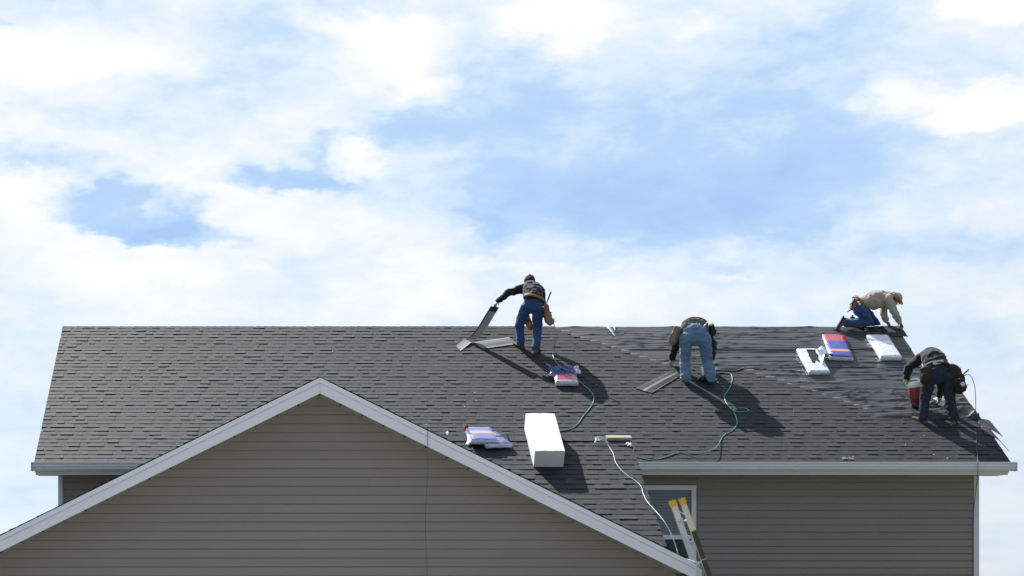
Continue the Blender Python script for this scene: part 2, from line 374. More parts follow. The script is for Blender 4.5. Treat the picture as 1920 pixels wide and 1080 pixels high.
# garage roof: two slopes running back into the main roof
g = G(); GB = 33.6; ga = math.atan(GS); gc = math.cos(ga)
for sx, xe in ((1, GXR), (-1, GXL)):
    ze = CZ+GH-GS*abs(xe-GX); t0, t1 = .10, .035
    g.hexa([(GX,GD+.02,CZ+GH-t0),(xe,GD+.02,ze-t0),(xe,GB,ze-t0),(GX,GB,CZ+GH-t0),(GX,GD+.02,CZ+GH-t1),(xe,GD+.02,ze-t1),(xe,GB,ze-t1),(GX,GB,CZ+GH-t1)])
garage_roof = part(g, 'garage_roof', [M_sh], house)

# --- shingles
rs = random.Random(3)
def shingle_geo(length, rng, hh=SHH):
    """laminated shingle lying in its own plane: x along, y up the slope, z off the roof"""
    v = []; f = []; tn = []; mi = []
    zb, zt = .0105, .001
    def zat(y): return zb+(zt-zb)*y/SHH
    base = rng.uniform(.86, 1.12)
    ys = [y for y in (0, .155, .18) if y < hh-.01]+[hh]
    for y in ys: v += [(0,y,zat(y)), (length,y,zat(y))]
    n = len(v)
    for k in range(len(ys)-1):
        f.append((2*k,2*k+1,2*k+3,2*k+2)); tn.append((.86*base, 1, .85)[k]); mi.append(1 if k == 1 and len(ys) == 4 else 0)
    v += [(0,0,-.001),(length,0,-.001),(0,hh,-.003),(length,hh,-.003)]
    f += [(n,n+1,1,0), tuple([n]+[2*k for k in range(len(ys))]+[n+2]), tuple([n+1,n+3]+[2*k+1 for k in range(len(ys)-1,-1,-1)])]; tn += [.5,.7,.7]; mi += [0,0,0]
    x = -rng.uniform(0, .1); yt = min(.143, hh)
    while x < length:
        w = rng.uniform(.10, .30); a, b = max(x, 0), min(x+w, length); x += w+rng.uniform(.05, .20)
        if b-a < .03: continue
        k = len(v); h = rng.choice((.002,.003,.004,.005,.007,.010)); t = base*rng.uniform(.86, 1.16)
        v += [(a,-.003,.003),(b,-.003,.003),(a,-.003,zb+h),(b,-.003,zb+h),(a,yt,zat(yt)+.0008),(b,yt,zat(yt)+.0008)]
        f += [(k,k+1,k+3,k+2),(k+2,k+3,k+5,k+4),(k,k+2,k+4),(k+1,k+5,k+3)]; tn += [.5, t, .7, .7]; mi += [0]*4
    return v, f, tn, mi
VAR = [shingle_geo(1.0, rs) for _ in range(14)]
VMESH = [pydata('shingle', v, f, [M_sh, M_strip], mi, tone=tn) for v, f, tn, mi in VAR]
def frame(o, u, n, x): return Matrix.Translation(o) @ Matrix((x, u, n)).transposed().to_4x4()
class Stuff:
    def __init__(s): s.v=[]; s.f=[]; s.t=[]; s.m=[]
    def add(s, geo, M, k=1):
        b = len(s.v); v,f,t,m = geo
        s.v += [M @ V(p) for p in v]; s.f += [tuple(i+b for i in q) for q in f]; s.t += [a*k for a in t]; s.m += m
    def out(s, name, parent):
        o0 = ORG.get(parent.name, V((0,0,0)))
        o = link(name, pydata(name, [p-o0 for p in s.v], s.f, [M_sh, M_strip], s.m, tone=s.t), parent); o['kind'] = 'stuff'; return o
def lay(rows, origin_fn, xf, uf, nf, rng, head=lambda s: 9):
    """rows: list of (s, x0, x1); returns list of (geo or variant index, matrix, row)"""
    res = []
    for i, (s, x0, x1) in enumerate(rows):
        x = math.floor(x0)-1 + ((i*.37) % 1)*1.0
        while x < x1:
            a, b = max(x, x0), min(x+1, x1)
            if b-a > .04:
                jit = rng.uniform(-.004, .004); roll = rng.uniform(-.0015, .0015)
                Mx = frame(origin_fn(a, s+jit), uf, nf, xf) @ Matrix.Rotation(rng.uniform(-.003,.003), 4, 'Z')
                hh = min(SHH, head(s))
                res.append((rng.randrange(14) if b-a > .995 and hh == SHH else shingle_geo(b-a, rng, hh), Mx, i))
            x += 1
    return res
# the line at which each course of the main slope stops: stair-stepped against the felt
STAIR = [(1051,620),(1070,626),(1087,632.7),(1107,638.5),(1128,645),(1145,651),(1164,657.5),(1182,664),(1199,670.5),(1219,676.5),(1241,682.5),
         (1376,688),(1397,694.6),(1417,701.5),(1435,708),(1458,714.6),(1476,721),(1500,727.6),(1522,734),(1541,740.6),(1561,747),(1582,754),(1601,761),(1620,768.5)]
ST = [(R(x, y).x, sr(R(x, y))) for x, y in STAIR]
NR = int(SL/EXPO)
rows = []
for i in range(NR+1):
    s = i*EXPO
    if s > SL-.05: break
    lim = XR
    c = [q for q in ST if abs(q[1]-s) < EXPO*.75]
    if s > ST[-1][1]-EXPO*.2:
        best = min(ST, key=lambda q: abs(q[1]-s)); 
        # interpolate along the stair
        pts = sorted(ST, key=lambda q: q[1])
        if s >= pts[-1][1]: lim = pts[-1][0]-(s-pts[-1][1])*1.4
        else: lim = best[0]
    rows.append((s, XL, min(lim, XR)))
main_sh = lay(rows, lambda x, s: PL(x, s, .0), UX, UU, UN, rs, lambda s: SL-s-.006)
lrows = []
k = 0
while True:
    s = LS-.02-k*EXPO                                    # distance below the ridge of this butt
    if s < .1: break
    H = LH-s*math.sin(PA); x0 = GX+(GH-H)/GS-.25
    lrows.append((s, max(x0, 1.3), LXR+rs.uniform(-.012,.012))); k += 1
low_sh = lay(lrows, lambda x, s: LL(x, s, .0), UX, UU, UN, rs, lambda s: s-.006)
def emit(item, parent):
    geo, Mx, i = item
    me = VMESH[geo] if isinstance(geo, int) else pydata('shingle', geo[0], geo[1], [M_sh, M_strip], geo[3], tone=geo[2])
    o = link('shingle', me, parent); o.matrix_local = Matrix.Translation(-ORG[parent.name]) @ Mx
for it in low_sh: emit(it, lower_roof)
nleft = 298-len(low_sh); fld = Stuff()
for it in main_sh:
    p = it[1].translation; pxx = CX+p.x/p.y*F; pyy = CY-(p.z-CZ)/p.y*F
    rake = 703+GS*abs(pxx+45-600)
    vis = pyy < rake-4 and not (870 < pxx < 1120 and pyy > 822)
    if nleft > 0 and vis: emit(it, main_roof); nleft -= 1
    else:
        geo = VAR[it[0]] if isinstance(it[0], int) else it[0]; fld.add(geo, it[1], rs.uniform(.86, 1.14))
fld.out('shingle_field', main_roof)
# garage slopes
gf = Stuff()
for sx, xe in ((1, GXR), (-1, GXL)):
    u = V((-sx*gc, 0, math.sin(ga))); n = V((sx*math.sin(ga), 0, gc)); xa = n.cross(u)*-1 if False else u.cross(n)
    org = V((xe, GD if xa.y > 0 else GB, CZ+GH-GS*abs(xe-GX)-.033))
    ln = abs(xe-GX)/gc; gr = []
    for i in range(int(ln/EXPO)): gr.append((i*EXPO, -.015+rs.uniform(-.012,.008), GB-GD) if xa.y > 0 else (i*EXPO, 0, GB-GD+.015+rs.uniform(-.008,.012)))
    for geo, Mx, i in lay(gr, lambda x, s: org+xa*x+u*s, xa, u, n, rs, lambda s: ln-s-.004):
        gf.add(VAR[geo] if isinstance(geo, int) else geo, Mx, rs.uniform(.86,1.14))
gf.out('shingle_field', garage_roof)
# ridge caps: along the lower ridge, and the finished part of the main ridge
def caps(x0, x1, o, parent, w, lift, far):
    x = x0
    while x < x1:
        t = rs.uniform(.85, 1.25); z = lift+rs.uniform(0,.004)
        a, b = x, min(x+.30, x1+.02)
        def pt(xx, side, n): 
            p = V((xx, o.y, o.z))
            return p-UU*(w if side < 0 else 0)+UN*n if side <= 0 else p+V((0, math.cos(PA), -math.sin(PA)))*w+V((0, math.sin(PA), math.cos(PA)))*n
        hz_, lz = z+.012, z
        v = [pt(a,-1,hz_),pt(b,-1,lz),V((a,o.y,o.z+hz_*1.25)),V((b,o.y,o.z+lz*1.25)),pt(a,1,hz_),pt(b,1,lz),pt(a,-1,-.005),pt(b,-1,-.005)]
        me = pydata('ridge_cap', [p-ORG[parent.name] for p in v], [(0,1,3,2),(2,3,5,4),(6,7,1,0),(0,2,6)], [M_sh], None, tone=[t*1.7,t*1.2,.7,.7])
        link('ridge_cap', me, parent); x += .145
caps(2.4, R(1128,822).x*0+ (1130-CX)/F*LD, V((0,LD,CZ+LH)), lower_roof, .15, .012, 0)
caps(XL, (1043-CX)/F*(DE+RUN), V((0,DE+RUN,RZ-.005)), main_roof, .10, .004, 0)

# --- felt over the open part of the deck, in overlapping strips with wrinkles
STS = [q[1] for q in sorted(ST, key=lambda q: q[1])]; STX = [q[0] for q in sorted(ST, key=lambda q: q[1])]
def felt(s0, s1, x0, x1, lift, seed, parent, amp):
    nx, ns = 340, 44; v = []; f = []
    for j in range(ns+1):
        for i in range(nx+1):
            x = x0+(x1-x0)*i/nx; s = s0+(s1-s0)*j/ns
            w = noise.noise(V((x*.55+seed, s*9+seed*3+.5*math.sin(x*.9+seed), seed)))
            w2 = noise.noise(V((x*1.6+seed*2, s*22+1.1*math.sin(x*.7), 3+seed)))
            w3 = noise.noise(V((x*3+s*7+seed, s*5-x*2.2, seed)))
            mask = max(0, noise.noise(V((x*.45+seed, s*.7, 9+seed)))+.25)
            rid = (1-abs(w))**9; rid2 = (1-abs(w2))**9
            dg_ = noise.noise(V((x*2.6-s*3.4+seed, s*.8+x*.5, 4+seed))); rid3 = (1-abs(dg_))**9*max(0, noise.noise(V((x*.6, s*.8+seed, 21)))+.25)*(.12+2.6*max(0, min(1, (x-9.0)/1.5))*max(0, min(1, (2.9-s)/.8)))
            edge = min(1, j/2)*min(1, (nx-i)/3)
            h = amp*(rid*.75+.5*rid2*mask+rid3+.35*max(0,w3)**2*mask*2)*edge
            xs = np.interp(s, STS, STX); k_ = min(1, max(0, (x-xs+.02)/.35)); h *= k_
            ss = s+(.012*math.sin(x*1.3+seed)+.01*noise.noise(V((x*2,seed,0))) if j == 0 else 0)
            v.append(PL(x, ss, (lift*(1-j/ns)+.002)*k_-.004*(1-k_)+h))
    for j in range(ns):
        for i in range(nx):
            q = j*(nx+1)+i; f.append((q,q+1,q+nx+2,q+nx+1))
    # turned-down lower edge
    b = len(v)
    for i in range(nx+1): v.append(v[i]-UN*(lift+.001))
    for i in range(nx): f.append((b+i,b+i+1,i+1,i))
    me = pydata('felt_strip', [p-ORG[parent.name] for p in v], f, M_felt, None, True)
    return link('felt_strip', me, parent)
lap = [sr(R(1500, y)) for y in (786, 733, 690, 657)]+[SL]
xs0 = [R(x, y).x for x, y in ((1480,770),(1300,733),(1120,690),(1010,657),(940,620))]
for k in range(4):
    s0, s1 = lap[k], min(lap[k+1]+.1, SL-.002)
    if s0 < S_STEP < s1-.15:
        felt(s0, s1, xs0[k], XR2, .008+.003*k, 3.7*k, main_roof, .034)
        felt(s0+.01, S_STEP-.01, XR2+.004, XR-.03, .007, 3.7*k+.5, main_roof, .012)
    else: felt(s0, s1, xs0[k], (XR-.015) if s1 < S_STEP+.2 else XR2, .008+.003*k, 3.7*k, main_roof, .028 if k else .040)

# --- eaves: gutter, fascia, soffit, rake boards
gz = CZ+HE
prof = [(DE-.02,gz-.005),(DE-.14,gz-.005),(DE-.14,gz-.018),(DE-.152,gz-.022),(DE-.152,gz-.062),(DE-.122,gz-.072),(DE-.122,gz-.086),(DE-.140,gz-.090),(DE-.140,gz-.102),(DE-.10,gz-.135),(DE-.02,gz-.135)]
g = G(); g.prism_x([(a, b-.012) for a, b in prof], XL-.03, XR+.04)
gut = part(g, 'gutter', [M_white], house)
g = G(); g.box((XL-.03, DE-.172, gz-.020), (XR+.04, DE-.138, gz+.004)); part(g, 'gutter_lip', [M_white], gut)
g = G(); g.box((XL-.034, DE-.176, gz-.155), (XL-.031, DE-.02, gz-.0)); g.box((XR+.041, DE-.176, gz-.155), (XR+.044, DE-.02, gz-.0)); part(g, 'gutter_end_cap', [M_white2], gut)
g = G(); g.box((XL+.03, DE-.018, gz-.215), (XR-.06, DE+.005, gz-.03)); part(g, 'fascia_board', [M_white2], house)
g = G(); g.box((XL+.03, DE+.007, gz-.205), (XR-.06, WF-.004, gz-.19)); part(g, 'soffit', [M_soffit], house)
for xa, xb, s0, s1 in ((XL-.005, XL+.018, 0, SL), (XR-.018, XR+.004, 0, S_STEP), (XR2-.018, XR2+.004, S_STEP, SL)):
    g = G(); g.hexa([PL(xa,s0,-.2),PL(xb,s0,-.2),PL(xb,s1,-.2),PL(xa,s1,-.2),PL(xa,s0,-.012),PL(xb,s0,-.012),PL(xb,s1,-.012),PL(xa,s1,-.012)])
    part(g, 'rake_board', [M_white2], house)
# main walls
wz = gz-.19
g = G(); g.box((WL+.02, WF+.02, 0), (WR-.02, WB, wz)); 
g.prism_x([(WF+.02, wz+.001),(WB, wz+.001),((WF+WB)/2, RZ-.30)], WL+.02, WR-.02)
main_wall = part(g, 'main_wall', [M_side], house)
LAPH = .128
def plank(parent, y, z, x0b, x1b, x0t, x1t, lap, jog):
    k = 1-.020/lap; xa, xb = x0b+(x0t-x0b)*k, x1b+(x1t-x1b)*k; zr = z+lap*k
    v = [(x0b,y-.019-jog,z),(x1b,y-.019-jog,z),(x0b,y-.0195-jog,z+.010),(x1b,y-.0195-jog,z+.010),(xa,y-.012-jog,zr),(xb,y-.012-jog,zr),
         (xa,y+.006,zr+.004),(xb,y+.006,zr+.004),(x0t,y+.006,z+lap+.002),(x1t,y+.006,z+lap+.002),(x0b,y+.012,z),(x1b,y+.012,z)]
    f = [(0,1,3,2),(2,3,5,4),(4,5,7,6),(6,7,9,8),(0,10,11,1),(0,2,4,6,8,10),(1,11,9,7,5,3)]
    me = pydata('siding_plank', [V(p)-ORG[parent.name] for p in v], f, M_side)
    link('siding_plank', me, parent)
def side_rows(parent, y, z0, z1, xl, xr, lap, cut, seed):
    r = random.Random(seed); z = z0; i = 0
    while z < z1:
        a, b = xl(z), xr(z); at, bt = xl(z+lap), xr(z+lap)
        if b-a < .05: break
        js = []; x = r.uniform(-5, -1.4)
        while x < b: 
            if a+.15 < x < b-.15: js.append(x)
            x += 3.66
        e = [a]+js+[b]; et = [at]+js+[bt]
        for k in range(len(e)-1): plank(parent, y, z, e[k], e[k+1], et[k] if k else at, et[k+1] if k < len(e)-2 else bt, lap, .003*(k % 2))
        z += lap; i += 1
wtop = lambda z: 0
side_rows(main_wall, WF+.02, CZ-.42, wz-.03, lambda z: WL+.088, lambda z: 6.36, LAPH, None, 5)
side_rows(main_wall, WF+.02, CZ-.42, wz-.03, lambda z: 7.76, lambda z: WR-.095, LAPH, None, 9)
side_rows(main_wall, WF+.02, CZ+1.83, wz-.03, lambda z: 6.362, lambda z: 7.758, LAPH, None, 11)
for xa, xb in ((WL, WL+.086), (WR-.093, WR)):
    g = G(); g.box((xa, WF-.012, 0), (xb, WF+.09, wz-.016)); part(g, 'corner_trim', [M_white2], house)
# window
wn = G(); zt, zb_, xa, xb = CZ+1.816, CZ-.02, 6.38, 7.735
fr = .085
wn.box((xa,WF-.03,zt-fr),(xb,WF+.03,zt)); wn.box((xa,WF-.03,zb_),(xb,WF+.03,zb_+fr)); wn.box((xb-fr,WF-.028,zb_+fr),(xb,WF+.03,zt-fr)); wn.box((xa,WF-.028,zb_+fr),(xa+fr,WF+.03,zt-fr))
win = thing('window', '', '', (0,0,0)); del win['label']; del win['category']
bpy.data.objects.remove(win)
win = part(wn, 'window', [M_white], house)
zm = CZ+.89
g = G(); g.box((xa+fr+.002,WF-.02,zm-.04),(xb-fr-.002,WF+.028,zm+.04)); part(g, 'meeting_rail', [M_white], win)
g = G(); g.box((xa+fr+.001,WF-.012,zm+.04),(xb-fr-.001,WF-.008,zt-fr)); part(g, 'pane', [M_glass], win)
g = G(); g.box((xa+fr+.001,WF-.004,zb_+fr),(xb-fr-.001,WF-.000,zm-.04)); part(g, 'pane', [M_glass], win)
g = G(); z = zm+.05
while z < zt-fr-.01:
    g.add([(xa+fr+.004,WF+.003,z),(xb-fr-.004,WF+.003,z),(xb-fr-.004,WF+.013,z+.048),(xa+fr+.004,WF+.013,z+.048)], [(0,1,2,3)]); z += .052
bl = part(g, 'blind', [M_blind], win)
g = G(); g.box((xa+fr+.001,WF+.015,zb_+fr),(xb-fr-.001,WF+.018,zt-fr)); part(g, 'window_backing', [M_room], win)
# main wall must be open behind the glass: the backing sits in front of the wall body
main_wall.location.y += 0

# garage gable front
gline = lambda x: CZ+GH-GS*abs(x-GX)
g = G(); gzt = CZ+GH-.16
xl_, xr_ = GXL+.14, GXR-.14
g.prism_y([(xl_,0),(xr_,0),(xr_,gline(xr_)-.14),(GX,CZ+GH-.14),(xl_,gline(xl_)-.14)], GW+.02, GW+.2)
gable_wall = part(g, 'gable_wall', [M_side], house)
off = .15
side_rows(gable_wall, GW+.02, CZ-.345, CZ+GH-.15, lambda z: max(xl_+.1, GX-max(0,(CZ+GH-off-z))/GS), lambda z: min(xr_-.1, GX+max(0,(CZ+GH-off-z))/GS), .1275, None, 21)
g = G(); g.box((xl_,GW+.21,0),(xl_+.15,WF,gline(xl_)-.14)); part(g, 'garage_side_wall', [M_side], house)
g = G(); g.box((xr_-.15,GW+.21,0),(xr_,WF,gline(xr_)-.14)); part(g, 'garage_side_wall', [M_side], house)
for sx, xe in ((1, GXR+.02), (-1, GXL-.02)):
    def bar(d0, d1, y0, y1, name, m, x_in=GX, par=garage_roof):
        g = G(); zi, zo = CZ+GH, gline(xe)
        g.hexa([(x_in,y0,zi-d1),(xe,y0,zo-d1),(xe,y1,zo-d1),(x_in,y1,zi-d1),(x_in,y0,zi-d0),(xe,y0,zo-d0),(xe,y1,zo-d0),(x_in,y1,zi-d0)])
        return part(g, name, [m], par)
    bar(.040, .112, GD-.022, GD+.016, 'rake_trim', M_white, GX+sx*.0015)
    bar(.1155, .258, GD-.008, GD+.016, 'rake_board', M_white, GX+sx*.0015)
    # soffit panels between board and wall
    n = int(abs(xe-GX)/.30)
    for i in range(n):
        x0 = GX+sx*(.01+i*.30); x1 = x0+sx*.275; z0, z1 = gline(x0)-.238, gline(x1)-.238
        g = G(); g.hexa([(x0,GD+.018,z0-.012),(x1,GD+.018,z1-.012),(x1,GW+.004,z1-.012),(x0,GW+.004,z0-.012),(x0,GD+.018,z0),(x1,GD+.018,z1),(x1,GW+.004,z1),(x0,GW+.004,z0)])
        part(g, 'soffit_panel', [M_soffit], garage_roof)
    bar(.215, .222, GD+.018, GW+.004, 'soffit_shadow_gap_backing', M_dark)
# fascia end return at the right eave corner
ez = gline(GXR)
g = G(); g.box((GXR-.01, GD-.004, ez-.30), (GXR+.085, GD+.10, ez-.115)); part(g, 'eave_return', [M_white], garage_roof)
g = G(); g.box((GXR+.02, GD+.105, ez-.29), (GXR+.12, GB-1, ez-.13)); part(g, 'garage_gutter', [M_white], house)
# side wall below the lower roof's right rake
g = G(); xw = LXR-.3
g.prism_x([(GW+.25,0),(WF-.02,0),(WF-.02,CZ+LH-.2-TP*(WF-LD)),(LD,CZ+LH-.2),(GW+.25,CZ+LH-.2-TP*(LD-GW-.25))], xw, xw+.12); part(g, 'side_wall', [M_side], house)
g = G(); g.hexa([LL(LXR-.018,LS,-.2),LL(LXR+.002,LS,-.2),LL(LXR+.002,0,-.2),LL(LXR-.018,0,-.2),LL(LXR-.018,LS,-.012),LL(LXR+.002,LS,-.012),LL(LXR+.002,0,-.012),LL(LXR-.018,0,-.012)])
part(g, 'rake_board', [M_white2], lower_roof)
#OBJECTS#
# ------------------------------------------------------------------ people
DG = None
def remesh(name, g, voxel, m, parent, it=4, wr=0, wf=14, seed=0, fn=None):
    """fuse the collected lofts into one continuous surface, smooth it and crease it like cloth"""
    o0 = ORG.get(parent.name, V((0,0,0))) if parent is not None else V((0,0,0))
    me = pydata(name, [v-o0 for v in g.v], g.f, m)
    t = bpy.data.objects.new('tmp', me); COL.objects.link(t)
    r = t.modifiers.new('r', 'REMESH'); r.mode = 'VOXEL'; r.voxel_size = voxel; r.use_smooth_shade = True
    sm = t.modifiers.new('s', 'SMOOTH'); sm.factor = .5; sm.iterations = it
    dg = bpy.context.evaluated_depsgraph_get()
    new = bpy.data.meshes.new_from_object(t.evaluated_get(dg)); new.name = name
    bpy.data.objects.remove(t); bpy.data.meshes.remove(me)
    new.materials.clear(); new.materials.append(m)
    if wr:
        n = len(new.vertices); co = np.empty(n*3); no = np.empty(n*3)
        new.vertices.foreach_get('co', co); new.vertices.foreach_get('normal', no); co = co.reshape(-1,3); no = no.reshape(-1,3)
        h = np.array([ (1-abs(noise.noise(V((p[0]*wf*.6+seed, p[1]*wf*.6, p[2]*wf)))))**4*.9 + .5*noise.noise(V((p[0]*wf*2.3, p[1]*wf*2.3+seed, p[2]*wf*2.6))) for p in co])
        co += no*(h*wr)[:,None]; new.vertices.foreach_set('co', co.ravel())
    new.polygons.foreach_set('use_smooth', [True]*len(new.polygons)); new.update()
    o = link(name, new, parent); ORG[o.name] = o0
    return o
def hand(g, wrist, tip, palm_n, curl=.5, glove=1.0):
    """palm, four unequal bent fingers and a thumb from its side"""
    w, t = V(wrist), V(tip); d = (t-w).normalized(); n = V(palm_n); n = (n-d*n.dot(d)).normalized(); s = d.cross(n)
    k = glove
    g.tube([w-d*.03, w, w+d*.045, w+d*.088], [(.026*k,.022*k),(.028*k,.019*k),(.040*k,.017*k),(.042*k,.014*k)], 10, side=s)
    for i, ln in enumerate((.072, .082, .076, .058)):
        b = w+d*.080+s*(.031-.0207*i)*1.06; p = [b]; dd = d
        for seg, a in ((.45, .35*curl), (.32, .8*curl), (.25, .7*curl)):
            dd = (dd*math.cos(a)+n*math.sin(a)).normalized(); p.append(p[-1]+dd*ln*seg)
        g.tube(p, [.0098*k,.0095*k,.0088*k,.0078*k], 8)
    b = w+d*.022+s*.026; t1 = b+(s*.72+d*.55+n*.2).normalized()*.040; t2 = t1+(s*.25+d*.8+n*.5).normalized()*.034
    g.tube([b, t1, t2], [.0125*k,.0108*k,.0088*k], 8)
def head(g, c, face, up, sc=1.0):
    f = V(face).normalized(); u = V(up); u = (u-f*u.dot(f)).normalized(); s = f.cross(u)
    ax = (s, f, u); c = V(c)
    g.ball(c+u*.025*sc, .076*sc, .094*sc, .090*sc, ax, 16)                 # skull
    g.ball(c+f*.028*sc-u*.055*sc, .056*sc, .060*sc, .062*sc, ax, 12)      # jaw
    g.ball(c+f*.062*sc-u*.098*sc, .026*sc, .022*sc, .020*sc, ax, 10)      # chin
    g.tube([c+f*.090*sc+u*.012*sc, c+f*.108*sc-u*.018*sc, c+f*.112*sc-u*.034*sc], [.009*sc,.012*sc,.016*sc], 8)
    for k in (-1, 1):
        g.ball(c+s*k*.030*sc+f*.078*sc+u*.026*sc, .022*sc, .014*sc, .009*sc, ax, 8)    # brow
        g.ball(c+s*k*.036*sc+f*.068*sc-u*.020*sc, .020*sc, .018*sc, .018*sc, ax, 8)    # cheek
        g.ball(c+s*k*.079*sc-f*.004*sc-u*.004*sc, .010*sc, .020*sc, .032*sc, ax, 8)    # ear
    for q in (-.055, -.066): g.tube([c+f*.084*sc+u*q*sc-s*.022*sc, c+f*.094*sc+u*q*sc, c+f*.084*sc+u*q*sc+s*.022*sc], .0065*sc, 6)   # lips
    return f, u, s
def boot(g, ankle, toe_dir, up, shin=None, ln=.29):
    a = V(ankle); d = V(toe_dir).normalized(); u = V(up); u = (u-d*u.dot(d)).normalized(); sd = d.cross(u)
    sh = V(shin) if shin is not None else u
    g.tube([a+sh*.09, a+sh*.02, a-u*.02], [(.058,.062),(.056,.062),(.052,.066)], 12, side=sd)
    g.tube([a-d*.062-u*.045, a-u*.035+d*.02, a+d*.10-u*.052, a+d*(ln-.09)-u*.060], [(.042,.040),(.047,.048),(.050,.036),(.042,.026)], 12, side=sd)
def sole(g, ankle, toe_dir, up, ln=.29):
    a = V(ankle); d = V(toe_dir).normalized(); u = V(up); u = (u-d*u.dot(d)).normalized(); sd = d.cross(u)
    pr = []
    for x, w in ((-.105,.030),(-.08,.043),(0,.046),(.10,.053),(.16,.050),(ln-.10,.034),(ln-.06,.012)): pr.append((x, w))
    ring = [a+d*x+sd*w for x, w in pr]+[a+d*x-sd*w for x, w in reversed(pr)]
    n = len(ring); g.add([p-u*.102 for p in ring]+[p-u*.076 for p in ring], [tuple(range(n-1,-1,-1)), tuple(range(n,2*n))]+[(i,(i+1)%n,n+(i+1)%n,n+i) for i in range(n)])
def sag(p, q, k, dirn):                                     # slightly bowed limb
    p, q = V(p), V(q); return [p, (p+q)/2+V(dirn)*k, q]
def pouch(name, parent, c, right, down, out, w, h, d, m, flare=1.15, flap=True):
    """open leather tool pouch: tapered body, front pocket, rim"""
    c, r, dn, o = V(c), V(right).normalized(), V(down).normalized(), V(out).normalized()
    g = G()
    prof = [(0, w*.5*flare, d*.5), (h*.15, w*.52, d*.55), (h*.6, w*.5, d*.6), (h*.9, w*.42, d*.5), (h, w*.34, d*.3)]
    g.tube([c+dn*y for y,_,_ in prof], [(a, b) for _,a,b in prof], 12, side=r)
    g.tube([c+dn*h*.42+o*d*.5, c+dn*h*.6+o*d*.62, c+dn*h*.86+o*d*.5], [(w*.40,d*.2),(w*.42,d*.3),(w*.34,d*.24)], 10, side=r)
    p = remesh(name, g, .012, m, parent, 2, .008, 20, w*10)
    if flap:
        g = G(); g.tube([c+dn*h*.40+o*d*.78-r*w*.42, c+dn*h*.38+o*d*.95, c+dn*h*.40+o*d*.78+r*w*.42], .008, 6); part(g, 'pouch_rim', [M_brown], p, True)
    return p
def belt(name, parent, c, n, ra, rb, h, m, th=.012):
    """web belt: a flat loop of elliptical plan round centre c with axis n"""
    c, n = V(c), V(n).normalized(); u = V((1,0,0)); u = (u-n*u.dot(n)).normalized(); w = n.cross(u); g = G(); N = 28; vs = []
    for k in range(N):
        q = 2*math.pi*k/N; e = u*math.cos(q)*ra+w*math.sin(q)*rb; o = (u*math.cos(q)/ra+w*math.sin(q)/rb).normalized()*th
        vs += [c+e-n*h/2, c+e+n*h/2, c+e+o+n*h/2, c+e+o-n*h/2]
    fs = []
    for k in range(N):
        a, b = 4*k, 4*((k+1) % N)
        for j in range(4): fs.append((a+j, a+(j+1)%4, b+(j+1)%4, b+j))
    g.add(vs, fs); return part(g, name, [m], parent, True)
def hammer(label, top, bottom, headside, hs=.12):
    t, b = V(top), V(bottom); d = (t-b).normalized(); g = G()
    g.tube([b, b+(t-b)*.5], .011, 8, 0); g.tube([b+(t-b)*.5, t], [.014,.016], 8, 1)
    s = V(headside); s = (s-d*s.dot(d)).normalized()
    g.tube([b-s*hs*.4, b+s*hs*.2, b+s*hs*.5], [.016,.014,.019], 8, 2); g.tube([b-s*hs*.4, b-s*hs*.8-d*.02], [(.014,.006),(.016,.004)], 6, 2)
    o = single(g, 'hammer', [M_wood, M_tool, M_steel], label, 'hammer', b, None, True)
    return o
def person(label, base): return thing('person', label, 'person', base, 'roofers at work on the house')
def eyes(parent, c, f, u, s):
    for k in (-1, 1):
        g = G(); g.ball(V(c)+s*k*.030+f*.086+u*.008, .010, .007, .007, (s, f, u), 8); part(g, 'eye', [M_blackp], parent, True)

